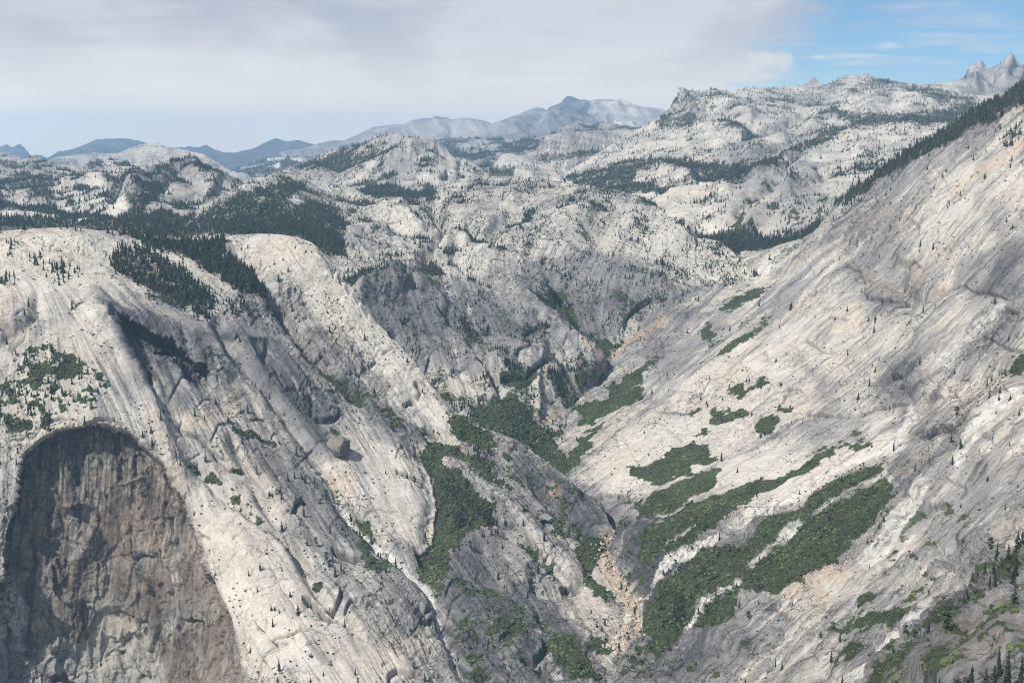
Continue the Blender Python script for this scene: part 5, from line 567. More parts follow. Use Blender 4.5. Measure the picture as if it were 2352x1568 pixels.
    rel = rc_+ext(samp(strokes([(q[0], q[1], q[2]*((1.15 if L['name'] != 'granite_hills' else .8) if len(q) > 3 else 1.0))+tuple(q[3:]) for q in L['relief']]), u+(wu-u)*.6, v+(wv-v)*.6))
    bx = (max(0, int((vt.min()-30+MG)/GS)), min(GH, int((bot+30+MG)/GS)), max(0, int((us[0]-20+MG)/GS)), min(GW, int((us[-1]+20+MG)/GS)))
    S1 = lic(ang, 22 if near else 8, 11+li, 0, bx); S2 = lic(ang, 55 if near else 20, 40+li, 1 if near else 2, bx); S4 = lic(ang, 26 if near else 12, 140+li, 4, bx); S3 = lic(ang, 9, 80+li, 0, bx)
    s1, s2, s3, s4 = [ext(samp(a, u, v)) for a in (S1, S2, S3, S4)]
    sm = ext(np.clip(samp(polys([(p_, float(v_)) for p_, v_ in L['smooth']], 6)*.72, wu, wv), 0, 1)) if L['smooth'] else np.zeros(s1.shape)
    sm = np.clip(np.maximum(sm, L['flat'])+0.2*fbm(A/(rs*.9)+71, 3), 0, 1)
    bs_ = fbm(A/rs, 3 if near else 4, 0.42); base = bs_*rs*(0.065 if near else 0.085)*L['rough']+s4*rs*.012
    rg = ridged(A/(rs*0.45)+7, 4, 0.55)
    broken = sstep(rough_m, -0.15, 0.45)
    if 'face' in L: fc = ext(samp(poly(L['face'], 0), u+(wu-u)*.4, v+(wv-v)*.4))
    else: fc = np.zeros(s1.shape)
    ledge = (rg-0.6)*rs*0.030*(0.12+broken*1.0+fc*0.6)*L['rough']*(1-.85*sm); base = base*(1-.45*sm)
    # exfoliation sheets: stepped levels of a smooth field give thin overhanging edges
    q = A[..., 2]/(rs*0.33)+fbm(A/(rs*0.8)+3, 4, 0.55)*3.2
    fr = 1-(q-np.floor(q)); q2 = A[..., 2]/(rs*0.13)+fbm(A/(rs*0.35)+33, 3, 0.55)*2.6; fr2 = 1-(q2-np.floor(q2))
    lev = np.sin(np.floor(q)*12.9898)*43758.5453; lev = lev-np.floor(lev)
    sheets = ((fr**4)*lev*rs*0.030*(1-.35*sm)+(fr2**4)*rs*0.012*broken*(1-.7*sm))*L['slab']*(0.25+broken)*(1-.5*fc)
    slabs = (s1*0.8+s2*1.0+s3*0.6)*rs*0.0038*L['slab']*(0.25+1.0*sstep(fbm(A/(rs*.9)+300, 2), -.3, .4))*(1-.7*fc)
    if fc.max() > 0:                              # fracture planes: flat facets of different depth
        G = A/np.array([27, 45, 85]); G = G+.5*np.stack([fbm(G*.8+k_, 2) for k_ in (3, 23, 43)], -1); I_ = np.floor(G); f1 = np.full(G.shape[:2], 9.); hv = np.zeros(G.shape[:2]); tl_ = np.zeros(G.shape[:2])
        for ox in (-1, 0, 1):
            for oz in (-1, 0, 1):
                for oy in (-1, 0, 1):
                    Cc_ = I_+np.array([ox, oy, oz]); h1 = np.sin(Cc_@np.array([12.99, 78.23, 37.72]))*43758.55; h1 -= np.floor(h1); h2 = np.sin(Cc_@np.array([39.35, 11.13, 83.16]))*24634.63; h2 -= np.floor(h2); h3 = np.sin(Cc_@np.array([73.1, 52.2, 9.15]))*13758.5; h3 -= np.floor(h3)
                    dd_ = G-Cc_-np.stack([h1, h2, h3], -1); d_ = (dd_**2).sum(-1); k_ = d_ < f1; f1[k_] = d_[k_]; hv[k_] = h1[k_]; tl_[k_] = (dd_[..., 0]*(h2-.5)+dd_[..., 2]*(h3-.5))[k_]
        ledge = ledge*(1-.5*fc)+fc*((hv-.5)*13+tl_*17+.4*hv*(f1**.5)*6)
    slabs = slabs*(1-.5*sm)
    disp = base+ledge+slabs+rel*L['relk']*(1.0 if st >= 1.9 else .6)+sheets
    # thin joints
    cr = fbm(A*np.array([1, 1, 0.7])/(rs*0.33)+77, 3, 0.55); cr2 = fbm(A/(rs*0.16)+177, 2)
    joint = np.exp(-(cr/0.022)**2)*sstep(rough_m, -0.35, 0.25)+0.6*np.exp(-(cr2/0.035)**2)*sstep(fbm(A/(rs*1.1)+211, 2), 0.05, 0.4)
    joint = joint*(1-.55*sm)
    disp = disp-joint*rs*0.022*L['cracks']
    crest = np.concatenate([np.clip((1-s)*nr/10, 0.12, 1)*np.ones((1, nu)), np.full((6, nu), 0.12)], 0)
    A2 = A+N*(disp*crest)[..., None]
    L['A'] = A2; L['uv'] = (u, v)
    # ---- base colour
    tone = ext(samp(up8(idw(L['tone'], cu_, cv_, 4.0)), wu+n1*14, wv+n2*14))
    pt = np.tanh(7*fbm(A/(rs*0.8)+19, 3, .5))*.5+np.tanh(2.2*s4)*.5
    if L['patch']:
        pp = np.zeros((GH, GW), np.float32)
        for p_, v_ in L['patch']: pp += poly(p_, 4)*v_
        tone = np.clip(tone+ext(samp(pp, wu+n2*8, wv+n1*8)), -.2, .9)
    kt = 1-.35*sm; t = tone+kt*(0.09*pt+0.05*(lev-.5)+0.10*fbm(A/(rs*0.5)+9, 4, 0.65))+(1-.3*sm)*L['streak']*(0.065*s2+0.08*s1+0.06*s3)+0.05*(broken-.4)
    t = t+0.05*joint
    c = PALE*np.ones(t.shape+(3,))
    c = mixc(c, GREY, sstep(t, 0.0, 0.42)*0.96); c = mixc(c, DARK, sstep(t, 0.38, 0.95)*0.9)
    lich = (1-.8*sm)*sstep(ridged(A/(rs*0.22)+90, 3, 0.6), 1.05, 1.5)*sstep(rough_m+tone*0.6-0.1, -0.1, 0.5)
    c = mixc(c, DARK, lich*0.45)
    fil = sstep(s1*.75+s3*.65+0.5*s2, 1.25, 2.3)*(0.35+0.65*sstep(tone, .0, .4)); c = mixc(c, DARK, fil*0.8*(1-.35*sm))
    c = mixc(c, WHITE, sstep(-(s1*.7+s3*.5+.4*s2), 1.4, 2.6)*0.35)
    c = mixc(c, DARK, np.clip(np.maximum(joint*.6, lines*.85), 0, 1))
    wn_ = fbm(A/(rs*1.3)+400, 4, 0.55)
    c = mixc(c, TAN, np.clip(L['warm']*.6+wn_*0.22, 0, 0.4)*np.clip(1-t*1.6, 0, 1))
    def pm(key, du_=0.5): return ext(np.clip(samp(strokes(L[key]), u+(wu-u)*du_, v+(wv-v)*du_), 0, 1)) if L[key] else np.zeros(t.shape)
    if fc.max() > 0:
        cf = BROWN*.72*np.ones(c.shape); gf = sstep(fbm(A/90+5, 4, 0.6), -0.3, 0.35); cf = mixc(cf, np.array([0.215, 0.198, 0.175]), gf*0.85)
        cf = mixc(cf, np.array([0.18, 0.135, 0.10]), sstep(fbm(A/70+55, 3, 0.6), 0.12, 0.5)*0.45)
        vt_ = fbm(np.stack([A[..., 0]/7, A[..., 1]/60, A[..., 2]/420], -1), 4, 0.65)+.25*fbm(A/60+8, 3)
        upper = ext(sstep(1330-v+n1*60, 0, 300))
        cf = mixc(cf, DARK*0.45, sstep(vt_, 0.02, 0.22)*(0.35+0.6*upper)); cf = mixc(cf, np.array([0.24, 0.225, 0.205]), sstep(-vt_, 0.2, 0.5)*0.4)  # vertical stains, blackened towards the top as painted overhang shadow
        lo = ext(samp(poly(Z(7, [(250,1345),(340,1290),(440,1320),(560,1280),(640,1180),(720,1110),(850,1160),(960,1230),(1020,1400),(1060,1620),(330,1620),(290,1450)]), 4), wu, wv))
        cf = mixc(cf, np.array([0.33, 0.315, 0.285])*(1+0.12*s1[..., None]*0.5), lo*0.8)  # pale lower slab, its colour raised further so the facets look sunlit
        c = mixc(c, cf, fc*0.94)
    c = mixc(c, BROWN*1.3, pm('brown')*(0.75+0.25*np.tanh(s1)))
    c = mixc(c, TAN, pm('tan')); c = mixc(c, DARK, np.clip(pm('dark')*(1+0.45*s1+0.3*s2), 0, 1))
    wh = pm('white'); c = mixc(c, WHITE, wh*sstep(wh*1.2+.25*s1+.2*s3+fbm(A/(rs*.1)+12, 2)*.7, .25, 1.1)*.9)
    c *= (1+0.05*s3+0.03*s1)[..., None]*L['dim']
    # ---- plants: where brush and groves stand the ground is leaf litter
    br = polys(L['brush'], 2) if L['brush'] else np.zeros((GH, GW), np.float32)
    gvm = polys(L['grove'], 2) if L['grove'] else np.zeros((GH, GW), np.float32)
    bn = fbm(A/(rs*0.15)+600, 3, 0.6); bn0 = bn[:nr]
    b_ = samp(br, wu, wv); g_ = samp(gvm, wu, wv)
    clump = fbm(P/(rs*0.45)+801, 3, 0.6)*.7+.16*s4[:nr]-.35*bs_[:nr]
    nn = bn0*0.55+clump*0.35; brush = sstep(b_+nn*(1.2-b_)*1.2+.10*s1[:nr]*(1.1-b_)+.075*s4[:nr], 0.53, 0.61)*(b_ > 0.03)
    brush = brush*(1-np.clip(samp(strokes(L['white']), u, v), 0, 1)*0.95) if L['white'] else brush
    gcov = np.clip(g_+0.0, 0, 1); amb = L['cover']*np.clip(1-1.1*np.clip(sm[:nr]-L['flat'], 0, 1), .15, 1)*np.clip(0.7+clump*4.2, 0, 3.6)
    cov = np.maximum(np.where(g_ > 0.05, g_*np.clip(0.95+clump*1.1*(1.05-g_)+bn0*0.3, 0, 1.2), 0), amb)
    steep = N[:nr, :, 2]
    cov = cov*sstep(steep, 0.12, 0.34) if not L.get('clear') else cov
    if L.get('clear'): cov = cov*(1-np.clip(samp(strokes(L['white']), u, v)*1.3, 0, 1))
    if 'face' in L: cov = cov*(1-fc[:nr])
    duff = np.clip(np.maximum(brush, sstep(cov, 0.35, 0.9)*0.85), 0, 1)
    c[:nr] = mixc(c[:nr], np.where((brush > 0.4)[..., None], LEAF*(.8+.3*bn0[..., None]), DUFF), duff)
    L['smv'] = sm[:nr]-L['flat']; L['brushm'] = brush; L['cov'] = cov; L['N'] = N[:nr]; L['P'] = A2[:nr]
    c = np.clip(c, 0.012, 0.75); c = np.concatenate([c, np.clip(1.05-.8*sm, .1, 1)[..., None]], -1)
    # ---- mesh
    H_, W_ = A2.shape[:2]; ix = np.arange(H_*W_).reshape(H_, W_)
    F = np.stack([ix[:-1, :-1], ix[:-1, 1:], ix[1:, 1:], ix[1:, :-1]], -1).reshape(-1, 4)
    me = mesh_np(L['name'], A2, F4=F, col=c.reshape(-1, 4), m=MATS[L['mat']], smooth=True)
    link(L['name'], me, L['label'], L['cat'], kind='structure')
    # ---- what of it is in view (for placing trees and brush only where they can be seen)
    uu = gu; vv = gv; vtop = np.interp(gu[0], us, vt)[None]; ok = (vv >= vtop) & (vv <= bot) & (uu >= us[0]) & (uu <= us[-1])
    sfrac = (bot-vv)/np.maximum(bot-vtop, 1); rj = np.clip((sfrac*(nr-1)).astype(int), 0, nr-1); ri = np.clip(((uu-us[0])/st).astype(int), 0, nu-1)
    Dr = np.linalg.norm(A2[rj, ri]-np.array([0, 0, CAMZ]), axis=-1); Dr = np.where(ok, Dr, 1e9)
    DMIN = np.minimum(DMIN, Dr)

# ------------------------------------------------------------------ plants
def tri_cone(r_, z0, z1, rad, n, jit, sag=0.0):
    a = np.arange(n)*2*PI/n+r_.uniform(0, 6); rr_ = rad*(1+r_.uniform(-jit, jit, n)); x = np.cos(a)*rr_; y = np.sin(a)*rr_
    ring = np.stack([x, y, z0-sag*rr_+r_.uniform(-.02, .02, n)], 1); ap = np.array([[r_.uniform(-.01, .01), r_.uniform(-.01, .01), z1]])
    V = np.concatenate([ap, ring]); F = [(0, 1+i, 1+(i+1) % n) for i in range(n)]; return V, F
def join(parts):
    V = []; F = []; o = 0
    for v_, f_ in parts: V.append(v_); F += [tuple(np.array(t_)+o) for t_ in f_]; o += len(v_)
    return np.concatenate(V), np.array(F)
def trunk_geo(h=0.2, r0=0.022, n=4, z0=-0.08):
    V = []; F = []
    for z_, r_ in ((z0, r0), (h, r0*0.7)):
        for i in range(n): V.append((math.cos(i*2*PI/n)*r_, math.sin(i*2*PI/n)*r_, z_))
    for i in range(n):
        j = (i+1) % n; F += [(i, j, n+j), (i, n+j, n+i)]
    return np.array(V), F
def conifer_low(seed, tiers=4, n=5, wide=0.16):
    r_ = np.random.default_rng(seed); ps = [trunk_geo(0.25, 0.025, 3)]
    for k in range(tiers):
        f = k/tiers; z0 = 0.10+0.82*f; rad = wide*(1-f)**0.75*r_.uniform(.75, 1.15)+0.012
        ps.append(tri_cone(r_, z0, min(1.0, z0+0.36*(1-f*0.5)), rad, n, 0.35, 0.25))
    return join(ps)
def conifer_high(seed, wide=0.17, tiers=13, n=9):
    r_ = np.random.default_rng(seed); ps = []
    for k in range(tiers):
        f = k/tiers; z0 = 0.10+0.86*f; rad = wide*(1-f)**0.7*r_.uniform(.7, 1.15)+0.012
        m_ = n if f < .6 else n-3; a = np.arange(m_)*2*PI/m_+r_.uniform(0, 6)
        for i in range(m_):                      # separate drooping boughs, with gaps
            if r_.random() < 0.16: continue
            L_ = rad*r_.uniform(.6, 1.25); w_ = 0.055*(1-f*.5); aa = a[i]+r_.uniform(-.25, .25); d = np.array([math.cos(aa), math.sin(aa)]); e = np.array([-d[1], d[0]])
            zz = z0+r_.uniform(-.02, .02); h_ = 0.05*(1-f*.5)+.015
            V = np.array([(0, 0, zz+h_), (*(d*L_*.55+e*w_), zz), (*(d*L_), zz-L_*.35), (*(d*L_*.55-e*w_), zz), (*(d*L_*.5), zz-.035)])
            ps.append((V, [(0, 1, 2), (0, 2, 3), (4, 2, 1), (4, 3, 2)]))
    ps.append(tri_cone(r_, .88, 1.0, .03, 5, .2)); return join(ps)
def pine_round(seed, n=26):
    r_ = np.random.default_rng(seed); ps = []
    for k in range(n):
        z = r_.uniform(.28, .93); rad = .20*math.sin(PI*min(1, (z-.15)/.85))**.8; a = r_.uniform(0, 6.28); q = r_.uniform(.3, 1)
        cx, cy = math.cos(a)*rad*q, math.sin(a)*rad*q; s = r_.uniform(.05, .09)
        V = np.array([(cx+s*1.3*math.cos(t), cy+s*1.3*math.sin(t), z+r_.uniform(-.02, .01)) for t in np.arange(5)*1.257+r_.uniform(0, 6)]+[(cx, cy, z+s*.9), (cx, cy, z-s*.5)])
        V[:, :2] += r_.uniform(-.015, .015, (7, 2)); ps.append((V, [(5, i, (i+1) % 5) for i in range(5)]+[(6, (i+1) % 5, i) for i in range(5)]))
    return join(ps)
def shrub_low(seed, n=6, dens=1):
    r_ = np.random.default_rng(seed); ps = []
    a = np.arange(n)*2*PI/n
    rings = [(1.0, -0.25), (0.92, .22), (0.55, .55)]
    V = [(math.cos(t)*r0*r_.uniform(.8, 1.15), math.sin(t)*r0*r_.uniform(.8, 1.15), z+r_.uniform(-.07, .1)) for r0, z in rings for t in a]; V.append((0, 0, .72)); F = []
    for k in range(2):
        for i in range(n):
            j = (i+1) % n; F += [(k*n+i, k*n+j, k*n+n+j), (k*n+i, k*n+n+j, k*n+n+i)]
    F += [(2*n+i, 2*n+(i+1) % n, 3*n) for i in range(n)]
    return np.array(V), np.array(F)
def shrub_high(seed):
    r_ = np.random.default_rng(seed); ps = []
    for k in range(9):
        a = r_.uniform(0, 6.28); q = r_.uniform(0, .55); V, F = shrub_low(seed*17+k, 6); s = r_.uniform(.42, .62)
        ps.append((V*s+np.array([math.cos(a)*q, math.sin(a)*q, r_.uniform(0, .18)]), F))
    return join(ps)
def scatter(name, label, cat, tmpls, pos, hgt, wid, col, m):
    """one object holding a mass of plants; template i is dealt round-robin"""
    Vs = []; Fs = []; Cs = []; off = 0; K = len(tmpls); rr_ = np.random.default_rng(5)
    for k, (V, F) in enumerate(tmpls):
        p = pos[k::K]; h = hgt[k::K]; w_ = wid[k::K]; c = col[k::K]; n = len(p)
        if n == 0: continue
        a = rr_.uniform(0, 6.28, n); ca, sa = np.cos(a)[:, None], np.sin(a)[:, None]
        X = (V[None, :, 0]*ca-V[None, :, 1]*sa)*w_[:, None]; Y = (V[None, :, 0]*sa+V[None, :, 1]*ca)*w_[:, None]; Zz = V[None, :, 2]*h[:, None]
        W_ = np.stack([X, Y, Zz], -1)+p[:, None, :]; Vs.append(W_.reshape(-1, 3))
        Fs.append((F[None]+(np.arange(n)*len(V))[:, None, None]+off).reshape(-1, 3)); Cs.append(np.repeat(c, len(V), 0)); off += n*len(V)
    me = mesh_np(name, np.concatenate(Vs), F3=np.concatenate(Fs), col=np.concatenate(Cs), m=m)
    return link(name, me, label, cat, kind='stuff')
rg2 = np.random.default_rng(99)
TP, TH, TU, TL = [], [], [], []; BP, BS, BU, BL = [], [], [], []
for li, L in enumerate(LAYERS):
    if L['treeh'] <= 0: continue
    u, v = L['uv']; P = L['P']; nr, nu = u.shape; rngD = np.linalg.norm(P-np.array([0, 0, CAMZ]), axis=-1)
    vis = (rngD < samp(DMIN, u, v)*1.015+8) & (u > -40) & (u < 2392) & (v < 1590)
    cell = L['step']*np.abs(np.gradient(v, axis=0))
    hpx = L['treeh']/rngD*FPX; wpx = hpx*0.30
    lam = L['cov']**0.95*cell/(hpx*wpx)*(1.9+3.0*sstep(L['cov'], .5, .85))*vis*(1-0.8*L['brushm']); k = rg2.random(lam.shape) < lam; k[-1] &= rg2.random(nu) < .7
    j, i = np.nonzero(k); n = len(j); jit = rg2.uniform(-.5, .5, n)
    h = L['treeh']*np.clip(rg2.lognormal(-0.12, 0.38, n), .3, 1.7); h = np.where(L['cov'][j, i] > .6, np.maximum(h, L['treeh']*.6), h*0.85)
    TP.append(P[j, i]); TH.append(h); TU.append(np.stack([u[j, i], v[j, i]], 1)); TL.append(np.full(n, li))
    # brush clumps: the thickets, plus single bushes on ledges
    sz = 5.2 if L['mat'] == 'rock' else 6.5
    spx = sz/rngD*FPX
    lamb = (L['brushm']*cell/(spx*spx*1.1)+L['bush']*np.clip(1.1-1.0*L['smv'], .12, 1)*np.clip(fbm(P/(L['rscale']*.5)+900, 3, .6)*2.5+.3, 0, 2)*cell/(spx*spx*2.0)*(1-L['brushm']))*vis
    if 'face' in L: lamb = lamb*(1-samp(poly(L['face'], 3), u, v)*.97)
    if L['mat'] != 'rock': lamb = lamb*0.6
    lamb = lamb*(sstep(L['N'][..., 2], .1, .3) if L['mat'] == 'rock' else 1)
    kb = rg2.random(lamb.shape) < lamb; j, i = np.nonzero(kb); n = len(j)
    s_ = sz*np.clip(rg2.lognormal(-0.1, .35, n), .35, 1.9)*0.62; s_ = np.where(L['brushm'][j, i] > .5, s_*1.05, s_*.8)
    BP.append(P[j, i]+L['N'][j, i]*0.2); BS.append(s_); BU.append(np.stack([u[j, i], v[j, i]], 1)); BL.append(np.full(n, li))
TP, TH, TU, TL = map(np.concatenate, (TP, TH, TU, TL)); BP, BS, BU, BL = map(np.concatenate, (BP, BS, BU, BL))
print('trees', len(TP), 'brush', len(BP))
def treecol(n, P):
    b = fbm(P/60.0, 2); k = rg2.random((n, 1)); c = CONIF*(1+0.5*(k-.5))*(1+.25*b[:, None]); return np.clip(c+np.array([.012, .010, 0])*sstep(rg2.random((n, 1)), .75, 1), .008, 1)
def bushcol(n, P):
    b = fbm(P/70.0, 3, .6)[:, None]; b2 = fbm(P/260.0+4, 2)[:, None]; c = LEAF*(1+.9*(rg2.random((n, 1))-.5))*(1.1+.5*b); return np.clip(c+np.array([.011, .011, .001])*sstep(b2+.4*b, .1, .6), .01, 1)
# the trees and bushes that show largest are things of their own
# (region test on where each one stands)
def where(p, kind):
    u, v = p
    if u > 1560 and v > 1180 and v > 1568-(u-1500)*0.75: return 'on the steep slope at the lower right'
    if u > 1900 and v < 560: return 'along the right-hand ridge crest'
    if u > 1440 and v > 1000: return 'on the slabs right of the gorge'
    if u > 1500: return 'on the upper part of the great right-hand slab'
    if u < 260 and 760 < v < 1060: return 'in the thicket above the dark cliff'
    if u < 230 and v < 760: return 'on the bare top of the left dome'
    if u < 500 and v < 720: return 'in the grove running down the left dome'
    if u < 780 and v < 760: return 'beside the second pale dome'
    if 930 < u < 1180 and 960 < v < 1300: return 'in the green bowl left of the gorge'
    if v < 760: return 'on the pale middle hills'
    if u > 1050: return 'on the rocky spur left of the gorge'
    return 'on the long slabs below the left dome'
GRP = {}
imgh = TH/np.linalg.norm(TP-np.array([0, 0, CAMZ]), axis=1)
inside = (TU[:, 0] > 4) & (TU[:, 0] < 2348) & (TU[:, 1] < 1562) & (TU[:, 1]-imgh*FPX > 4)
order = np.argsort(-(imgh*inside)); big = order[:270]; rest = np.ones(len(TP), bool); rest[big] = False
tre_t = [conifer_low(s, 4, 5, .17) for s in range(5)]+[conifer_low(50+s, 3, 5, .2) for s in range(2)]
tc_ = treecol(len(TP), TP)
scatter('conifer_forest', 'dark green conifer forest spread in bands and dots over the pale hills', 'forest', tre_t, TP[rest]-np.array([0, 0, .4]), TH[rest], TH[rest]*1.0, tc_[rest], M_TREE)
crown_t = [conifer_high(s) for s in range(4)]+[conifer_high(20, .12), conifer_high(21, .22, 9, 8), pine_round(1), pine_round(2)]
trk = mat_rock('bark', .9, .5, .3, 3.0)
crown_me = [mesh_np('crown', V, F3=F, col=np.tile(CONIF*k, (len(V), 1)), m=M_TREE) for (V, F), k in zip(crown_t, (1, .9, 1.15, 1.3, .95, 1.2, 1.25, 1.1))]
tv, tf = trunk_geo(.93, .020, 6, -.06); tv[6:, :2] *= .25
trunk_me = mesh_np('trunk', tv, F3=np.array(tf), col=np.tile([.11, .085, .065], (len(tv), 1)), m=trk)
def conifer(p, h, k, label, group, wide=1.0):
    e = bpy.data.objects.new('conifer', None); C.objects.link(e); e.location = p; e['label'] = label; e['category'] = 'conifer tree'; e['group'] = group
    e.empty_display_size = 1
    t_ = link('trunk', trunk_me, parent=e); c_ = link('crown', crown_me[k], parent=e)
    for o in (t_, c_): o.scale = (h*wide, h*wide, h); o.rotation_euler = (0, 0, (h*37) % 6.28)
    return e
for q, b in enumerate(big):
    wh_ = where(TU[b], 't'); conifer(TP[b], TH[b], int(rg2.integers(0, 8)), 'dark green conifer '+wh_, 'conifers '+wh_)
# bushes
imgb = BS/np.linalg.norm(BP-np.array([0, 0, CAMZ]), axis=1); lone = np.zeros(len(BP), bool)
for li, L in enumerate(LAYERS):
    k = BL == li
    if k.any(): lone[k] = samp(blur(polys(L['brush'], 1), 2), BU[k, 0], BU[k, 1]) < .12 if L['brush'] else True
insb = (BU[:, 0] > 6) & (BU[:, 0] < 2346) & (BU[:, 1] < 1560) & lone
ob = np.argsort(-(imgb*insb)); bigb = ob[:240]; restb = np.ones(len(BP), bool); restb[bigb] = False
bc_ = bushcol(len(BP), BP)
scatter('brush', 'low dense green brush covering the slopes and valley floor', 'brush', [shrub_low(s, 6) for s in range(6)], BP[restb], BS[restb]*1.0, BS[restb]*1.05, bc_[restb], M_BUSH)
bush_me = [mesh_np('bush', V, F3=F, col=np.tile(LEAF*k, (len(V), 1)), m=M_BUSH) for (V, F), k in zip([shrub_high(s) for s in range(5)], (.9, 1.1, .75, 1.25, 1.0))]
for b in bigb:
    wh_ = where(BU[b], 'b'); o = link('bush', bush_me[int(rg2.integers(0, 5))], 'small dark green bush '+wh_, 'bush', 'bushes '+wh_, loc=BP[b]); o.scale = (BS[b]*.95,)*3; o.rotation_euler = (0, 0, rg2.uniform(0, 6.28))

# ------------------------------------------------------------------ surface lookup for placing single things
def ground(u, v, names):
    best = None
    for L in LAYERS:
        if L['name'] not in names: continue
        uu, vv = L['uv']; i = int(np.clip((u-uu[0, 0])/L['step'], 0, uu.shape[1]-1)); j = int(np.argmin(np.abs(vv[:, i]-v))); p = L['P'][j, i]
        d = np.linalg.norm(p-np.array([0, 0, CAMZ]))
        if best is None or d < best[0]: best = (d, p)
    return best[1]
# the nearest firs, bottom right corner, each labelled by its place in the row
def big_fir(u, vb, hp, k, label, wide=1.0):
    p = ground(u, min(vb, 1596), ['slab_wall']); d = np.linalg.norm(p-np.array([0, 0, CAMZ])); h = hp*d/FPX
    p = at(u, vb, np.dot(p-np.array([0, 0, CAMZ]), np.array([0, math.cos(PITCH), -math.sin(PITCH)]))) if vb > 1596 else p
    conifer(p, h, k, label, 'tall firs in the lower right corner', wide)
for a in [(2340,1590,84,1,'tall dark fir rising at the bottom right corner, right edge',.75),(2310,1600,96,4,'slim tall fir, second from the right edge of the bottom row',1.0),(2262,1600,66,5,'broad light green fir in the bottom row near the right corner',1.25),(2292,1596,54,0,'short fir between the broad and the slim firs in the bottom corner',1.0),
          (2222,1598,46,6,'shrubby yellowish pine in the bottom row left of the broad fir',1.3),(2195,1598,40,7,'round-topped small pine, leftmost of the bottom corner row',1.4),(2296,1560,70,4,'narrow dark fir standing just above the bottom corner row',.8),(2342,1290,60,0,'tall dark fir at the right edge above the brush slope',1.0),(2318,1300,46,2,'dark fir left of the right-edge fir, upper brush slope',1.0),(2290,1290,38,3,'spiky fir on the pale slab at the top of the brush slope',.9),
          (2330,1350,66,1,'dark fir low in the brush clump at the right edge',1.1),(2266,1345,48,2,'fir standing alone on grey rock left of the brush clump',1.0),(2352-6,1410,50,5,'broad fir at the right edge below the brush clump',1.1),(2240,1365,44,3,'small dark fir on grey slab in the lower right',1.0),(2332,235,1,0,'',1)][:14]:
    big_fir(*a)
# ------------------------------------------------------------------ boulders
def boulder_mesh(seed, n=2):
    r_ = np.random.default_rng(seed); import bmesh
    bm = bmesh.new(); bmesh.ops.create_icosphere(bm, subdivisions=n+1, radius=1.0)
    V = np.array([v_.co for v_ in bm.verts]); pl = r_.normal(size=(11, 3)); pl /= np.linalg.norm(pl, axis=1, keepdims=True); dd = r_.uniform(.55, .9, 11)
    for a, d in zip(pl, dd):
        q = V@a; V = V-np.outer(np.maximum(q-d, 0), a)*.92
    V *= (1+.10*fbm(V*2.2+seed*3.1, 3, .6))[:, None]
    F = np.array([[v_.index for v_ in f.verts] for f in bm.faces]); bm.free(); return V, F
def boulder(name, V, F, col, label, group, loc, scale, rot, tilt=0.0):
    me = mesh_np(name, V, F3=F, col=np.tile(col, (len(V), 1)), m=M_BOULDER); o = link(name, me, label, 'boulder', group, loc=loc); o.scale = scale; o.rotation_euler = (tilt, 0, rot); return o
V, F = boulder_mesh(3, 3); p = ground(778, 1040, ['dome_massif'])
boulder('boulder', V, F, np.array([.175, .155, .14]), 'huge rounded brown-grey boulder perched on the left slabs', None, p+np.array([0, -6, 14]), (37, 40, 31), .4, .15)
ROCKS = [boulder_mesh(s, 1) for s in range(10, 16)]
rock_me = [mesh_np('boulder', V, F3=F, col=np.tile(c_, (len(V), 1)), m=M_BOULDER) for (V, F), c_ in zip(ROCKS, ((TAN+PALE)*.47, (TAN+PALE)*.52, PALE*.9, (TAN+PALE)*.42, PALE*1.05, TAN*.8+PALE*.2))]
path = Z(8, [(1790,620),(1765,690),(1765,760),(1790,830),(1850,900),(1900,960),(1940,1040),(1950,1120),(1930,1180),(1870,1270),(1820,1330)]); tl = np.linspace(0, 1, len(path))
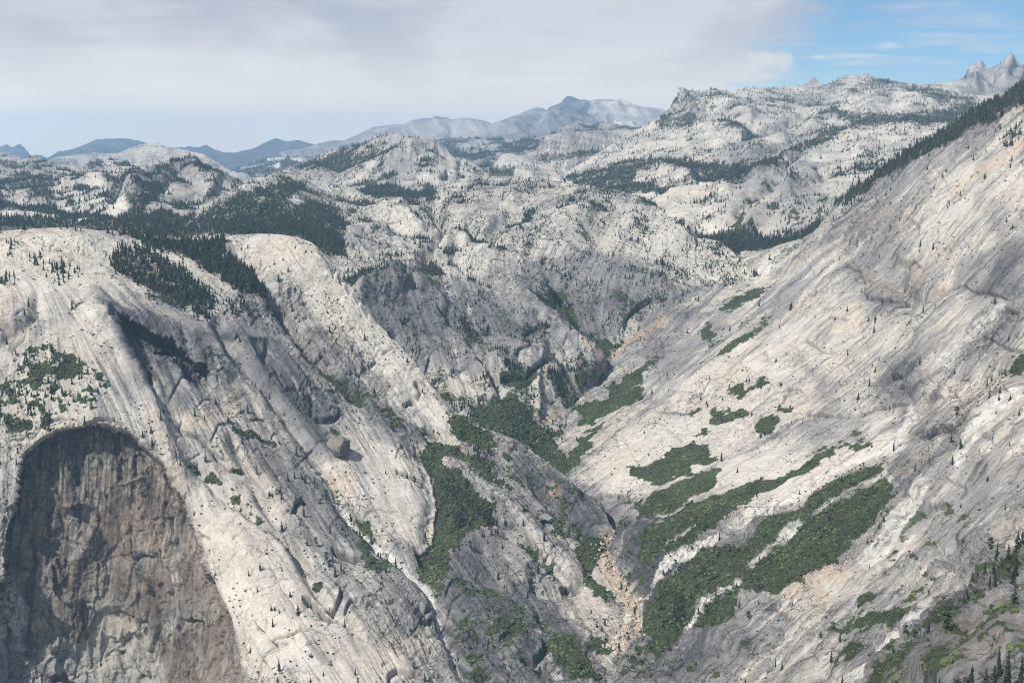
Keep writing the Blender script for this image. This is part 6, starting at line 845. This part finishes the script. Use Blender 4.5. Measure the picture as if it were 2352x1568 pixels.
for q in range(210):
    t = rg2.random(); c0 = np.array([np.interp(t, tl, path[:, 0]), np.interp(t, tl, path[:, 1])])+rg2.normal(0, 1, 2)*np.array([13, 8])
    p = ground(c0[0], c0[1], ['slab_wall', 'dome_massif']); s = float(np.clip(rg2.lognormal(1.25, .55), 2, 11))
    part = 'in the upper part of the gorge bed' if t < .35 else ('in the middle of the gorge bed' if t < .7 else 'in the lower part of the gorge bed')
    o = link('boulder', rock_me[q % 6], 'pale tan angular boulder '+part, 'boulder', 'boulders '+part, loc=p+np.array([0, 0, s*.15])); o.scale = (s*rg2.uniform(.8, 1.3), s*rg2.uniform(.8, 1.2), s*rg2.uniform(.6, .95)); o.rotation_euler = (rg2.uniform(-.4, .4), rg2.uniform(-.4, .4), rg2.uniform(0, 6.28))

# ------------------------------------------------------------------ the air
hz = bpy.data.materials.new('air'); hz.use_nodes = True; t = hz.node_tree; t.nodes.remove(t.nodes['Principled BSDF'])
pv = t.nodes.new('ShaderNodeVolumePrincipled'); pv.inputs['Color'].default_value = (0.40, 0.68, 1.0, 1); pv.inputs['Density'].default_value = 2.05e-5; pv.inputs['Anisotropy'].default_value = 0.0
t.links.new(pv.outputs[0], t.nodes['Material Output'].inputs['Volume'])
x0, x1, y0, y1, z0, z1 = -24000, 24000, -900, 52000, -3000, 4700
zmin = min(float(L['A'][..., 2].min()) for L in LAYERS); zmax = max(float(L['A'][..., 2].max()) for L in LAYERS); z0 = zmin-1; z1 = max(zmax, CAMZ)+20
xm = max(float(np.abs(L['A'][..., 0]).max()) for L in LAYERS)+50; ym = max(float(L['A'][..., 1].max()) for L in LAYERS)+50; x0, x1, y1 = -xm, xm, ym
bv = [(x, y, z) for z in (z0, z1) for y in (y0, y1) for x in (x0, x1)]
me = mesh_np('haze', bv, F4=[(0, 2, 3, 1), (4, 5, 7, 6), (0, 1, 5, 4), (2, 6, 7, 3), (0, 4, 6, 2), (1, 3, 7, 5)], m=hz)
link('haze', me, 'thin blue summer haze in the air over the whole valley', 'haze', kind='stuff')
